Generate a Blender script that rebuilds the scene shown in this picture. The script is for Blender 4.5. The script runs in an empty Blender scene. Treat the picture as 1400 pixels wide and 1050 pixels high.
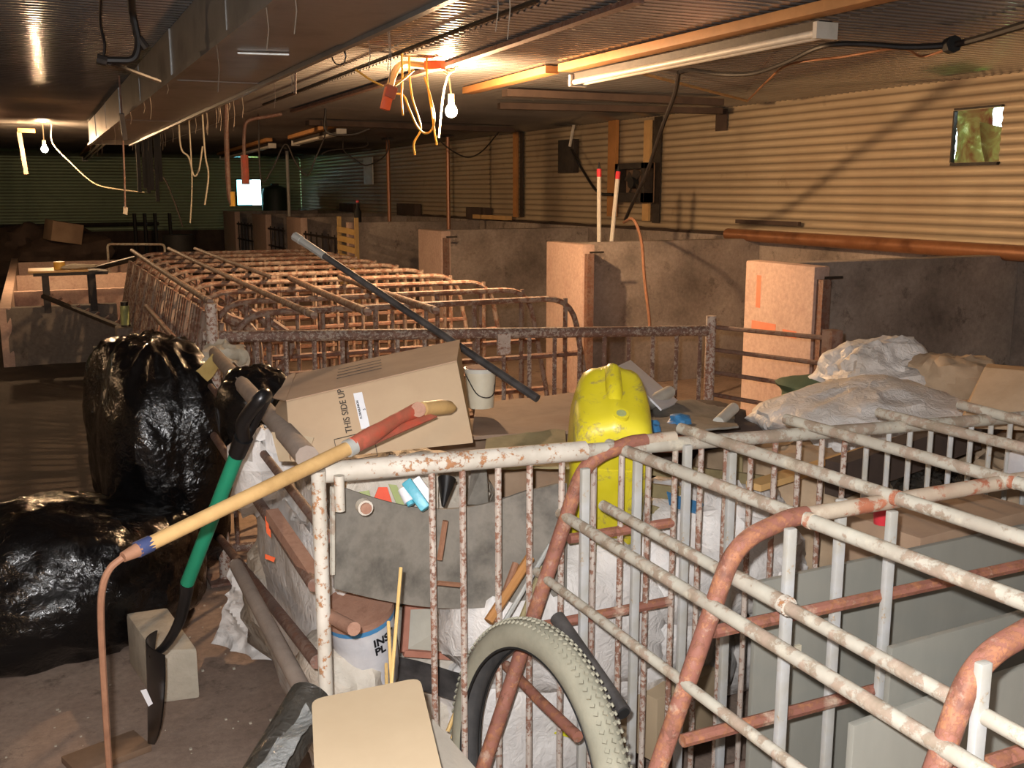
import bpy, math, random
from mathutils import Vector, Matrix, noise
import bmesh
R = math.radians
V = Vector
random.seed(7)
SC = bpy.context.scene
COL = SC.collection
# ------------------------------------------------------------------ camera
YAW, PIT, F, H = R(24.9), R(10.62), 1400.0, 1.6
FW = V((math.sin(YAW) * math.cos(PIT), math.cos(YAW) * math.cos(PIT), -math.sin(PIT)))
RT = V((math.cos(YAW), -math.sin(YAW), 0))
UP = RT.cross(FW)
O = V((0, 0, H))
cd = bpy.data.cameras.new('camera'); cd.sensor_width = 36; cd.lens = 36; cd.clip_start = .02
cam = bpy.data.objects.new('camera', cd); COL.objects.link(cam)
cam.matrix_world = Matrix(((RT.x, UP.x, -FW.x, 0), (RT.y, UP.y, -FW.y, 0), (RT.z, UP.z, -FW.z, H), (0, 0, 0, 1)))
SC.camera = cam
SC.view_settings.view_transform = 'Standard'; SC.view_settings.look = 'None'
SC.view_settings.exposure = 0.12; SC.view_settings.gamma = 1; SC.view_settings.use_curve_mapping = False
# daylight outside
w = bpy.data.worlds.new('world'); SC.world = w; w.use_nodes = True
w.node_tree.nodes['Background'].inputs[0].default_value = (.72, .92, .95, 1)
w.node_tree.nodes['Background'].inputs[1].default_value = 9.0
# the camera's flash, up and left of the lens
fl = bpy.data.lights.new('camera_flash', 'POINT'); fl.energy = 235; fl.shadow_soft_size = .012; fl.color = (1, .985, .985)
flo = bpy.data.objects.new('camera_flash', fl); COL.objects.link(flo)
flo.location = O - RT * .035 + UP * .05 + FW * .01
BULB = 5000.0

def P(px, py, z=None, X=None, Y=None):
    """the point of the room seen at a pixel of the 1400x1050 photograph, on a plane of known height / X / Y"""
    r = FW + RT * ((px - 700) / F) - UP * ((py - 525) / F)
    t = (z - H) / r.z if z is not None else X / r.x if X is not None else Y / r.y
    return O + r * t

# ------------------------------------------------------------------ materials
def lin(c): return tuple(((v / 255) / 12.92 if v / 255 <= .04045 else ((v / 255 + .055) / 1.055) ** 2.4) for v in c)
class NT:
    def __init__(s, name):
        s.m = bpy.data.materials.new(name); s.m.use_nodes = True
        s.t = s.m.node_tree; s.b = s.t.nodes['Principled BSDF']; s.o = s.t.nodes['Material Output']
        s.tc = s.t.nodes.new('ShaderNodeTexCoord')
    def n(s, k, **kw):
        n = s.t.nodes.new(k)
        for a, v in kw.items(): setattr(n, a, v)
        return n
    def l(s, a, b): s.t.links.new(a, b)
    def noise(s, scale, detail=4, rough=.6, stretch=None, dist=0):
        n = s.n('ShaderNodeTexNoise'); n.inputs['Scale'].default_value = scale; n.inputs['Detail'].default_value = detail
        n.inputs['Roughness'].default_value = rough; n.inputs['Distortion'].default_value = dist
        if stretch:
            mp = s.n('ShaderNodeMapping'); mp.inputs['Scale'].default_value = stretch
            s.l(s.tc.outputs['Object'], mp.inputs[0]); s.l(mp.outputs[0], n.inputs['Vector'])
        else: s.l(s.tc.outputs['Object'], n.inputs['Vector'])
        return n.outputs['Fac']
    def ramp(s, src, stops):
        r = s.n('ShaderNodeValToRGB'); e = r.color_ramp.elements
        while len(e) < len(stops): e.new(.5)
        for el, (p, c) in zip(e, stops):
            el.position = p; el.color = (*lin(c), 1) if isinstance(c, tuple) else (c, c, c, 1)
        s.l(src, r.inputs[0]); return r.outputs[0]
    def mix(s, f, a, b, mode='MIX'):
        m = s.n('ShaderNodeMix', data_type='RGBA', blend_type=mode)
        if isinstance(f, (int, float)): m.inputs[0].default_value = f
        else: s.l(f, m.inputs[0])
        for k, v in ((6, a), (7, b)):
            if isinstance(v, tuple): m.inputs[k].default_value = (*lin(v), 1)
            else: s.l(v, m.inputs[k])
        return m.outputs[2]
    def bump(s, src, strength=.3, dist=.01):
        b = s.n('ShaderNodeBump'); b.inputs['Strength'].default_value = strength; b.inputs['Distance'].default_value = dist
        s.l(src, b.inputs['Height']); s.l(b.outputs[0], s.b.inputs['Normal'])
    def fin(s, col, rough=.7, metal=0.0):
        if isinstance(col, tuple): s.b.inputs['Base Color'].default_value = (*lin(col), 1)
        else: s.l(col, s.b.inputs['Base Color'])
        if isinstance(rough, (int, float)): s.b.inputs['Roughness'].default_value = rough
        else: s.l(rough, s.b.inputs['Roughness'])
        s.b.inputs['Metallic'].default_value = metal
        return s.m
M = {}
def simple(name, c1, c2, scale=8, rough=.7, metal=0, bs=60, bst=.25, bd=.004, stretch=None, c3=None):
    t = NT(name); n = t.noise(scale, 6, .65, stretch)
    st = [(.3, c1), (.7, c2)] if not c3 else [(.28, c1), (.5, c2), (.72, c3)]
    c = t.ramp(n, st)
    t.bump(t.noise(bs, 5, .6, stretch), bst, bd)
    M[name] = t.fin(c, rough, metal); return M[name]
def speckle(name, paint, paint2, rust, rust2, thr, scale=45, dust=(190, 178, 158), dthr=.62, rough=.65, stretch=None):
    """flaking paint over rust, with patches of dust"""
    t = NT(name)
    pc = t.ramp(t.noise(9, 4), [(.35, paint), (.65, paint2)])
    rc = t.ramp(t.noise(30, 4), [(.35, rust), (.65, rust2)])
    f = t.noise(scale, 7, .7, stretch); big = t.noise(5, 3)
    mth = t.n('ShaderNodeMath', operation='MULTIPLY_ADD'); mth.inputs[1].default_value = .45; t.l(big, mth.inputs[0]); t.l(f, mth.inputs[2])
    msk = t.ramp(mth.outputs[0], [(thr + .2, 0.0), (thr + .26, 1.0)])
    c = t.mix(msk, pc, rc)
    dm = t.ramp(t.noise(14, 6, .7), [(dthr, 0.0), (dthr + .16, .8)])
    c = t.mix(dm, c, dust)
    t.bump(t.mix(.5, msk, t.noise(90, 4)), .5, .002)
    M[name] = t.fin(c, rough); return M[name]
speckle('white_rusted', (205, 198, 186), (180, 172, 158), (140, 96, 68), (172, 124, 84), .585, 60)
speckle('white_flaking', (196, 184, 172), (170, 156, 145), (128, 92, 76), (150, 108, 88), .52, 80, (190,178,158), .6)
speckle('gate_flaking', (170, 158, 146), (150, 138, 126), (98, 74, 64), (124, 94, 80), .46, 80)
speckle('dusty_pipe', (188, 184, 170), (168, 160, 146), (146, 132, 114), (168, 148, 132), .52, 24, (205, 198, 178), .55)
speckle('red_rust', (154, 102, 86), (138, 90, 76), (174, 118, 84), (118, 76, 62), .5, 70, (206, 188, 166), .57)
speckle('hoop_top', (192, 178, 158), (174, 152, 132), (176, 112, 84), (160, 98, 74), .56, 16, (205, 196, 176), .58)
speckle('galvanised_bar', (182, 184, 186), (168, 164, 152), (160, 120, 88), (172, 150, 120), .66, 30, (200, 192, 170), .6)
speckle('brown_rust', (132, 108, 96), (112, 90, 80), (100, 70, 58), (124, 88, 72), .5, 50, (168, 150, 134), .6)
speckle('stall_pipe', (158, 142, 128), (128, 112, 100), (104, 74, 60), (126, 92, 74), .5, 40, (176, 158, 138), .58)
simple('grey_pipe', (128, 114, 104), (152, 138, 126), 10, .8, 0, 50, .5, .004)
simple('duct_metal', (96, 96, 98), (138, 138, 136), 2.5, .36, .6, 40, .3, .002, c3=(116, 116, 114))
simple('dark_iron', (34, 30, 28), (62, 54, 48), 12, .6, .2)
simple('black_plastic', (14, 14, 15), (26, 25, 26), 10, .32, 0, 25, .15, .003)
simple('wood_pale', (190, 150, 96), (212, 174, 118), 6, .55, 0, 60, .2, .002, (1, 1, 1))
simple('handle_wood', (162, 128, 80), (192, 156, 104), 9, .5, 0, 80, .2, .002, c3=(176, 140, 90))
simple('bamboo', (190, 156, 96), (208, 176, 116), 8, .5)
simple('beam_wood', (150, 104, 58), (188, 134, 78), 3, .7, 0, 30, .4, .004)
simple('old_wood', (96, 76, 60), (136, 110, 88), 4, .8, 0, 40, .4, .004)
simple('dark_board', (58, 46, 40), (84, 68, 58), 4, .85, 0, 30, .4, .004)
simple('brown_board', (120, 98, 82), (152, 128, 108), 3, .85, 0, 60, .4, .003, c3=(136, 106, 84))
simple('moss_board', (120, 108, 76), (160, 146, 108), 7, .8, 0, 30, .5, .004)
simple('cardboard', (168, 142, 114), (182, 158, 128), 3, .85, 0, 90, .08, .002)
simple('cardboard_dusty', (148, 122, 100), (172, 146, 120), 4, .9, 0, 60, .15, .002)
simple('cardboard_new', (164, 144, 116), (176, 156, 128), 3, .7, 0, 60, .06, .002)
simple('grey_card', (150, 142, 130), (172, 162, 148), 3, .85)
simple('paper_bag', (164, 140, 112), (188, 164, 136), 6, .85, 0, 20, .4, .006)
simple('rubber', (58, 55, 50), (128, 122, 112), 4.5, .75, 0, 40, .3, .003, c3=(92, 87, 80))
simple('tyre_rubber', (134, 132, 116), (158, 154, 136), 9, .85, 0, 70, .3, .003)
simple('tyre_inner', (62, 60, 60), (92, 88, 84), 9, .7)
simple('tyre_black', (14, 14, 14), (30, 30, 30), 9, .7)
simple('hose_black', (40, 38, 38), (84, 80, 78), 14, .6)
simple('panel_grey', (124, 124, 116), (146, 144, 134), 2.2, .75, 0, 40, .15, .003, (1, 1, .3))
simple('green_paint', (28, 124, 92), (34, 138, 104), 8, .35, 0, 50, .05)
simple('yellow_sticker', (220, 214, 40), (226, 220, 60), 8, .5)
simple('blue_tape', (44, 54, 92), (60, 70, 108), 20, .6)
simple('rust_rod', (122, 84, 62), (150, 108, 82), 20, .75)
simple('red_worn', (186, 72, 52), (150, 84, 64), 14, .6, 0, 50, .4, .003, c3=(204, 92, 74))
simple('aluminium', (170, 172, 168), (190, 190, 184), 12, .4, .3)
simple('concrete_block', (150, 142, 128), (182, 174, 158), 7, .9, 0, 40, .6, .008, c3=(168, 160, 144))
simple('pvc_white', (206, 204, 194), (184, 178, 166), 10, .45)
simple('cream_bucket', (214, 206, 184), (196, 186, 162), 10, .5)
simple('bucket_white', (208, 208, 210), (178, 176, 180), 8, .5)
simple('lid_rust', (132, 94, 76), (158, 120, 100), 22, .85, 0, 120, .5, .003, c3=(146, 106, 86))
simple('cyan_plastic', (64, 150, 172), (96, 180, 198), 12, .4)
simple('blue_plastic', (52, 112, 160), (80, 140, 186), 12, .4)
simple('red_plastic', (196, 48, 58), (206, 62, 70), 12, .4)
simple('olive_print', (150, 160, 104), (166, 174, 120), 12, .6)
simple('red_print', (222, 84, 58), (230, 100, 74), 12, .6)
simple('label_white', (226, 226, 228), (214, 214, 218), 12, .5)
simple('ink', (58, 50, 44), (66, 58, 50), 12, .7)
simple('ink_black', (18, 18, 22), (24, 24, 28), 12, .5)
simple('cloth_white', (198, 190, 172), (178, 166, 144), 10, .9, 0, 60, .5, .005)
simple('cloth_ochre', (176, 152, 92), (194, 170, 108), 10, .9, 0, 60, .5, .005)
simple('orange_spray', (214, 128, 96), (222, 142, 112), 12, .8)
simple('orange_plastic', (220, 92, 50), (226, 104, 60), 12, .4)
simple('yellow_cable', (206, 160, 60), (214, 170, 76), 10, .5)
simple('white_cable', (196, 186, 160), (180, 168, 140), 10, .5)
simple('black_cable', (20, 18, 18), (34, 30, 28), 10, .5)
simple('brown_pipe', (120, 78, 50), (144, 98, 66), 4, .38, .3, 30, .2, .002, c3=(104, 66, 44))
simple('cobweb', (110, 100, 88), (130, 118, 104), 10, .95)
simple('pink_dust_frame', (150, 96, 78), (176, 124, 104), 10, .8)
simple('seed_green', (66, 86, 62), (78, 98, 72), 10, .8)
simple('tank_green', (22, 36, 28), (34, 50, 40), 6, .5)
simple('dusty_glass', (150, 146, 134), (170, 166, 152), 5, .5)
simple('foliage', (120, 150, 60), (176, 190, 110), 3, .8)

def plastic(name, c1, c2, scale, rough, b1, b2, spec=.5, trans=0.0):
    t = NT(name); c = t.ramp(t.noise(scale, 4), [(.35, c1), (.7, c2)])
    a = t.noise(7, 3, .5, None, 1.5); b = t.noise(26, 4, .55, None, 2.0)
    t.bump(t.mix(.45, a, b), b1, b2)
    t.b.inputs['Specular IOR Level'].default_value = spec
    t.b.inputs['Transmission Weight'].default_value = trans
    M[name] = t.fin(c, rough)
plastic('black_bag', (8, 8, 9), (16, 15, 16), 6, .17, .5, .02)
plastic('white_sack', (222, 218, 214), (198, 192, 186), 5, .5, .55, .02)
plastic('white_sack_dirty', (196, 188, 174), (164, 150, 136), 4, .6, .6, .02)
plastic('white_sheet', (218, 214, 210), (196, 188, 178), 4, .5, .6, .025)
plastic('clear_wrap', (200, 202, 200), (220, 222, 220), 8, .12, .9, .02, .8, .75)
plastic('dark_wrap', (50, 48, 44), (72, 68, 62), 8, .2, .9, .02, .8, .2)

# concrete with stains
def concrete(name, a, b, c, st, rough=.9, bst=.5):
    t = NT(name)
    base = t.ramp(t.noise(1.1, 6, .65), [(.3, a), (.5, b), (.72, c)])
    fine = t.ramp(t.noise(34, 6, .7), [(.35, 0.0), (.7, 1.0)])
    m = t.mix(.16, base, fine, 'OVERLAY')
    spots = t.ramp(t.noise(6, 6, .75), [(.56, 0.0), (.66, .75)])
    m = t.mix(spots, m, st)
    t.bump(t.noise(50, 6, .7), bst, .006)
    M[name] = t.fin(m, rough)
concrete('floor_concrete', (118, 100, 88), (146, 126, 112), (168, 150, 134), (98, 82, 72))
concrete('pen_concrete', (108, 98, 90), (154, 142, 132), (182, 170, 158), (96, 86, 80))
concrete('pier_concrete', (180, 152, 138), (192, 166, 152), (204, 182, 168), (172, 142, 130), .85, .25)
concrete('block_concrete', (100, 92, 86), (120, 112, 104), (134, 124, 116), (84, 76, 70))
concrete('dark_dirt', (46, 38, 32), (58, 49, 42), (72, 62, 54), (40, 33, 28))
def corrugated(name, a, b, st, rough, metal, sthr=.62, axis=2, gshade=.6, gcol=(84, 68, 54)):
    t = NT(name)
    c = t.ramp(t.noise(1.3, 6, .6), [(.32, a), (.68, b)])
    spots = t.ramp(t.noise(3.2, 7, .72), [(sthr, 0.0), (sthr + .12, .55)])
    c = t.mix(spots, c, st)
    # shade in the grooves, painted into the colour as dark stripes
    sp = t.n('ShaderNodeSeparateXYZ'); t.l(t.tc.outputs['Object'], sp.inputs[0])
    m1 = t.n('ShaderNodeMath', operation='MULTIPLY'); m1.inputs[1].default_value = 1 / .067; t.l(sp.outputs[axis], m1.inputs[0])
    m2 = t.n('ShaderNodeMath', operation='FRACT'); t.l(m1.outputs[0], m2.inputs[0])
    gr_ = t.ramp(m2.outputs[0], [(.30, 0.0), (.46, gshade), (.54, gshade), (.70, 0.0)])
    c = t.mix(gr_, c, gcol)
    t.bump(t.noise(40, 4), .12, .002)
    M[name] = t.fin(c, rough, metal)
corrugated('ceiling_steel', (178, 178, 178), (205, 203, 200), (116, 108, 98), .19, .68, axis=1, gshade=.72, gcol=(58, 52, 48))
corrugated('wall_steel', (174, 156, 130), (192, 176, 148), (140, 120, 98), .42, .25, gshade=.55)
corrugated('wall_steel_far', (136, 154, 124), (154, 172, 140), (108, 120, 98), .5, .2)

def jerry():
    t = NT('yellow_plastic')
    c = t.ramp(t.noise(7, 3), [(.35, (206, 192, 34)), (.7, (222, 208, 56))])
    d = t.ramp(t.noise(9, 7, .75, None, .6), [(.55, 0.0), (.63, .85)])
    c = t.mix(d, c, (150, 134, 92)); t.bump(d, .3, .002)
    M['yellow_plastic'] = t.fin(c, .36)
jerry()
def emit(name, c, s):
    t = NT(name); e = t.n('ShaderNodeEmission'); e.inputs[0].default_value = (*c, 1); e.inputs[1].default_value = s
    t.l(e.outputs[0], t.o.inputs[0]); M[name] = t.m
emit('bulb_glow', (1, .62, .33), BULB)
emit('bulb_glow_dim', (1, .62, .33), BULB * .6)
emit('fill_bulb_glow', (1, .62, .33), BULB * .22)

# ------------------------------------------------------------------ builders
class MB:
    def __init__(s): s.v = []; s.f = []
    def tube(s, pts, r, seg=8, caps=True, r2=None, flat=1.0, side=None):
        pts = [V(p) for p in pts]; n = len(pts); base = len(s.v)
        t0 = (pts[1] - pts[0]).normalized()
        u = (V(side) if side else (V((0, 0, 1)) if abs(t0.z) < .9 else V((1, 0, 0)))); u = (u - t0 * u.dot(t0)).normalized()
        for i, p in enumerate(pts):
            if i == 0: t = t0
            elif i == n - 1: t = (pts[-1] - pts[-2]).normalized()
            else: t = ((pts[i + 1] - p).normalized() + (p - pts[i - 1]).normalized()).normalized()
            u = (u - t * u.dot(t)).normalized(); w_ = t.cross(u)
            rr = r if r2 is None else r + (r2 - r) * i / (n - 1)
            if isinstance(r, (list, tuple)): rr = r[i]
            for k in range(seg):
                a = 2 * math.pi * k / seg
                s.v.append(p + (u * math.cos(a) + w_ * (math.sin(a) * flat)) * rr)
        for i in range(n - 1):
            for k in range(seg):
                a = base + i * seg + k; b = base + i * seg + (k + 1) % seg
                s.f.append((a, b, b + seg, a + seg))
        if caps:
            s.f.append(tuple(base + k for k in reversed(range(seg))))
            s.f.append(tuple(base + (n - 1) * seg + k for k in range(seg)))
        return s
    def hexa(s, c):  # 8 corners: bottom 4 (ccw), top 4
        b = len(s.v); s.v += [V(p) for p in c]
        s.f += [(b+3, b+2, b+1, b), (b+4, b+5, b+6, b+7), (b, b+1, b+5, b+4), (b+1, b+2, b+6, b+5), (b+2, b+3, b+7, b+6), (b+3, b, b+4, b+7)]
        return s
    def box(s, x0, x1, y0, y1, z0, z1):
        return s.hexa([(x0,y0,z0),(x1,y0,z0),(x1,y1,z0),(x0,y1,z0),(x0,y0,z1),(x1,y0,z1),(x1,y1,z1),(x0,y1,z1)])
    def slab(s, a, b, c, d, th):  # quad a b c d (ccw) thickened against its normal
        a, b, c, d = map(V, (a, b, c, d)); n = (b - a).cross(d - a).normalized() * th
        return s.hexa([a - n, b - n, c - n, d - n, a, b, c, d])
    def beam(s, a, b, w_, h, up=(0, 0, 1)):
        a, b = V(a), V(b); t = (b - a).normalized(); u = V(up); u = (u - t * u.dot(t)).normalized(); q = t.cross(u)
        q *= w_ / 2; u *= h / 2
        return s.hexa([a - q - u, a + q - u, b + q - u, b - q - u, a - q + u, a + q + u, b + q + u, b - q + u])
    def grid(s, fn, nu, nv, closeu=False):
        base = len(s.v)
        for j in range(nv + 1):
            for i in range(nu + (0 if closeu else 1)): s.v.append(V(fn(i / nu, j / nv)))
        w_ = nu + (0 if closeu else 1)
        for j in range(nv):
            for i in range(nu):
                a = base + j * w_ + i; b = base + j * w_ + (i + 1) % w_
                s.f.append((a, b, b + w_, a + w_))
        return s
    def disc(s, c, n, r, seg=16, th=.004):
        n = V(n).normalized(); return s.tube([V(c) - n * th / 2, V(c) + n * th / 2], r, seg)
OFF = {}
def build(name, mb, mat, parent=None, label=None, smooth=True, xf=None, bevel=0, kind=None, angle=40):
    me = bpy.data.meshes.new(name)
    off = OFF.get(parent, V((0, 0, 0))) if parent else V((0, 0, 0))
    vs = [(xf @ v if xf else v) - off for v in mb.v]
    me.from_pydata(vs, [], mb.f); me.update()
    if name in ('sheet', 'corrugated_cladding') and len(mb.v) > 3000: angle = 75
    bm = bmesh.new(); bm.from_mesh(me); bmesh.ops.recalc_face_normals(bm, faces=bm.faces[:]); 
    if bevel: bmesh.ops.bevel(bm, geom=[e for e in bm.edges if e.is_manifold and e.calc_face_angle(0) > .6], offset=bevel, segments=2, affect='EDGES', profile=.6)
    for f in bm.faces: f.smooth = smooth
    if smooth:
        for e in bm.edges:
            if len(e.link_faces) == 2 and e.calc_face_angle(0) > R(angle): e.smooth = False
    bm.to_mesh(me); bm.free()
    o = bpy.data.objects.new(name, me); COL.objects.link(o)
    o.data.materials.append(M[mat])
    if parent: o.parent = parent; OFF[o] = off
    if label: o['label'] = label
    if kind: o['kind'] = kind
    return o
def thing(name, label, cat, loc=(0, 0, 0), group=None):
    o = bpy.data.objects.new(name, None); COL.objects.link(o); o.empty_display_size = .1
    o.location = loc; OFF[o] = V(loc); o['label'] = label; o['category'] = cat
    if group: o['group'] = group
    return o
def single(name, mb, mat, label, cat, group=None, **k):
    """a thing that is one mesh; its origin goes to the foot of the mesh"""
    lo = V((min(v.x for v in mb.v), min(v.y for v in mb.v), min(v.z for v in mb.v))); hi = V((max(v.x for v in mb.v), max(v.y for v in mb.v), 0))
    c = V(((lo.x + hi.x) / 2, (lo.y + hi.y) / 2, lo.z))
    xf = k.pop('xf', None)
    if xf: mb.v = [xf @ v for v in mb.v]
    mb.v = [v - c for v in mb.v]
    o = build(name, mb, mat, **k); o.location = c; OFF[o] = c
    o['label'] = label; o['category'] = cat
    if group: o['group'] = group
    return o
def dup(root, loc, label=None, group=None):
    r = root.copy(); COL.objects.link(r); r.location = loc
    if label: r['label'] = label
    if group: r['group'] = group
    for ch in list(root.children):
        c = ch.copy(); COL.objects.link(c); c.parent = r
        for g in list(ch.children): d = g.copy(); COL.objects.link(d); d.parent = c
    return r
def fillet(pts, r, n=5):
    pts = [V(p) for p in pts]; out = [pts[0]]
    for i in range(1, len(pts) - 1):
        a, b, c = pts[i - 1], pts[i], pts[i + 1]
        d1, d2 = (a - b), (c - b); rr = min(r, d1.length * .48, d2.length * .48)
        p, q = b + d1.normalized() * rr, b + d2.normalized() * rr
        for k in range(n + 1):
            t = k / n; out.append(p * (1 - t) ** 2 + b * 2 * t * (1 - t) + q * t * t)
    out.append(pts[-1]); return out
def smooth(pts, n=6):
    p = [V(q) for q in pts]; p = [p[0] * 2 - p[1]] + p + [p[-1] * 2 - p[-2]]; out = []
    for i in range(1, len(p) - 2):
        for k in range(n):
            t = k / n; a, b, c, d = p[i - 1], p[i], p[i + 1], p[i + 2]
            out.append(.5 * ((2 * b) + (c - a) * t + (2 * a - 5 * b + 4 * c - d) * t * t + (3 * b - a - 3 * c + d) * t ** 3))
    out.append(p[-2]); return out
def rig(p, s=1.0): return 1 - abs(noise.noise(p * s))
def blob(c, rad, seed=0, amp=.12, res=44, floor=None, pw=2.4, crease=.06, zc=1.0, neck=None):
    """a stuffed, creased bag"""
    mb = MB(); c = V(c); rad = V(rad); sd = V((seed * 7.3, seed * 3.1, seed * 1.7))
    def fn(u, v):
        th = math.pi * v; ph = 2 * math.pi * u
        d = V((math.sin(th) * math.cos(ph), math.sin(th) * math.sin(ph), math.cos(th)))
        k = (abs(d.x) ** pw + abs(d.y) ** pw + abs(d.z) ** pw) ** (-1 / pw)
        p = d * k
        n1 = noise.noise(d * 1.4 + sd); n2 = rig(d * 3.1 + sd) ** 3; n3 = rig(d * 7.5 + sd * 2) ** 3
        p = p * (1 + amp * n1 * 1.6 + crease * (n2 - .5) + crease * .5 * (n3 - .5))
        q = V((p.x * rad.x, p.y * rad.y, p.z * rad.z * zc))
        if neck and v < .16:
            t = 1 - v / .16; q = q.lerp(V((neck[0] * .15 * 0 + q.x * .35, q.y * .35, rad.z * (1 + neck[1]))), t ** .7 * .8)
        q += c
        if floor is not None and q.z < floor: q.z = floor + (q.z - floor) * .03
        return q
    mb.grid(fn, res, int(res * .6), closeu=True); return mb
def sheet(a, b, c, d, amp=.02, seed=0, nu=24, nv=18, th=.002, crease=1.0, sc=5.0, sag=0):
    """crumpled sheet over the quad a b c d"""
    a, b, c, d = map(V, (a, b, c, d)); n = (b - a).cross(d - a).normalized(); sd = V((seed * 5.1, seed * 2.3, seed))
    mb = MB()
    def fn(o):
        def g(u, v):
            p = a.lerp(b, u).lerp(d.lerp(c, u), v)
            h = noise.noise(p * sc * .5 + sd) * 1.5 + crease * (rig(p * sc + sd) ** 2 - .6) + .5 * crease * (rig(p * sc * 2.3 + sd) ** 2 - .6)
            e = noise.noise(p * sc * 1.3 - sd)
            q = p + n * (h * amp + o) + (b - a).normalized() * e * amp * .9 * (1 if amp > .01 else 0)
            q.z -= sag * 4 * u * (1 - u)
            return q
        return g
    mb.grid(fn(0), nu, nv); m2 = MB().grid(fn(-th), nu, nv)
    k = len(mb.v); mb.v += m2.v; mb.f += [tuple(i + k for i in reversed(f)) for f in m2.f]
    w_ = nu + 1
    rim = [i for i in range(nu)] + [nu + j * w_ for j in range(nv)] + [nv * w_ + i for i in range(nu, 0, -1)] + [j * w_ for j in range(nv, 0, -1)]
    for i in range(len(rim)):
        p, q = rim[i], rim[(i + 1) % len(rim)]; mb.f.append((p, q, q + k, p + k))
    return mb
def text(name, string, size, origin, xd, yd, mat, parent, label=None, bend=None):
    cu = bpy.data.curves.new(name, 'FONT'); cu.body = string; cu.size = size; cu.extrude = .0004; cu.offset = size * (.035 if size > .028 else .006)
    t = bpy.data.objects.new(name, cu); COL.objects.link(t)
    dg = bpy.context.evaluated_depsgraph_get(); me = bpy.data.meshes.new_from_object(t.evaluated_get(dg))
    bpy.data.objects.remove(t)
    xd, yd = V(xd).normalized(), V(yd).normalized(); zd = xd.cross(yd); off = OFF.get(parent, V((0, 0, 0)))
    for v in me.vertices:
        c = v.co
        v.co = (bend(c) if bend else V(origin) + xd * c.x + yd * c.y + zd * c.z) - off
    me.name = name
    o = bpy.data.objects.new(name, me); COL.objects.link(o); o.parent = parent; OFF[o] = off
    o.data.materials.clear(); o.data.materials.append(M[mat])
    if label: o['label'] = label
    return o
def struct(name, mb, mat, parent=None, **k):
    o = build(name, mb, mat, parent, **k)
    if not parent: o['kind'] = 'structure'
    return o
ORD = ['first', 'second', 'third', 'fourth', 'fifth', 'sixth', 'seventh', 'eighth', 'ninth', 'tenth', 'eleventh', 'twelfth', 'thirteenth']

# ------------------------------------------------------------------ setting
YE, XW, XL, YB, ZC = 24.5, 5.8, -5.6, -2.5, 2.35
WX0 = 5.86
struct('floor', MB().grid(lambda u, v: (XL + (XW + .4 - XL) * u, YB + (YE - YB) * v, .012 * noise.noise(V((u * 14, v * 30, 0)))), 60, 120), 'floor_concrete')
build('dirt_layer', MB().grid(lambda u, v: (-5.5 + 6.0 * u, 4.3 + .5 * noise.noise(V((u * 6, 0, 0))) * (1 - v) + 19.5 * v, .014 + .008 * noise.noise(V((u * 20, v * 60, 3)))), 60, 90), 'dark_dirt', bpy.data.objects['floor'])
def corr(u0, u1, s0, s1, holes=(), per=.067, amp=.0065, place=None, nseg=12):
    """corrugated sheet: ribs run along s, profile along u; holes are rectangles (u0,u1,s0,s1)"""
    mb = MB(); n = int((u1 - u0) / per * nseg); 
    us = [u0 + (u1 - u0) * i / n for i in range(n + 1)]
    for h in holes: us += [h[0], h[1]]
    us = sorted(set(us)); ss = sorted(set([s0, s1] + [h[2] for h in holes] + [h[3] for h in holes]))
    w_ = len(ss)
    for u in us:
        for s_ in ss: mb.v.append(V(place(u, s_, amp * (2 * abs(math.cos(math.pi * u / per)) - 1))))
    for i in range(len(us) - 1):
        for j in range(w_ - 1):
            cu_, cs = (us[i] + us[i + 1]) / 2, (ss[j] + ss[j + 1]) / 2
            if any(h[0] < cu_ < h[1] and h[2] < cs < h[3] for h in holes): continue
            a = i * w_ + j; mb.f.append((a, a + 1, a + w_ + 1, a + w_))
    return mb
# ceiling: four runs of sheet, ribs across the barn
ceil = struct('ceiling', MB().box(XL - .1, XW + .3, YB, YE + .1, ZC + .05, ZC + .1), 'dark_board')
xs = [XL, -1.6, .86, 1.99, 3.3, XW + .05]
for i in range(5):
    d_ = .006 * (i % 2)
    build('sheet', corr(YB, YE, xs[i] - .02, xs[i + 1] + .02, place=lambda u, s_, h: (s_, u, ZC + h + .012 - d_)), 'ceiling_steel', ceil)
# right wall, with the cut hole that daylight enters through, above its concrete knee wall
hy0, hy1, hz0, hz1 = P(1368, 185, X=5.86).y, P(1307, 185, X=5.86).y, 1.80, 2.15
KZ = 1.21
wr = struct('wall_right', MB().box(XW - .02, XW + .35, YB, YE, 0, KZ), 'pen_concrete')
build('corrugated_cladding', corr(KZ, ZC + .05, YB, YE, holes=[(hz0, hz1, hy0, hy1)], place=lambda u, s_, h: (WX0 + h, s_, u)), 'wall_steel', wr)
build('ledge_debris', sheet((5.8, 6.2, KZ + .01), (5.86, 6.2, KZ + .03), (5.86, 17, KZ + .03), (5.8, 17, KZ + .01), .01, 3, 4, 60, .01), 'dark_board', wr)
wb = struct('wall_back', MB().box(XL, XW + .3, YE + .12, YE + .2, 0, .2), 'pen_concrete')
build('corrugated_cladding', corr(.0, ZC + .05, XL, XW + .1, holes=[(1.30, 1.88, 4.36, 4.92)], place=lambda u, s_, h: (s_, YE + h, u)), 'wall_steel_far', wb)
build('rail', MB().tube([(XL, YE - .06, .86), (2.6, YE - .06, .9)], .045), 'dark_iron', wb)
build('dark_dado', MB().box(.9, XW, YE - .05, YE - .01, 0, .75), 'dark_board', wb)
wl = struct('wall_left', MB().box(XL - .25, XL - .02, YB, YE, 0, KZ), 'pen_concrete')
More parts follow.
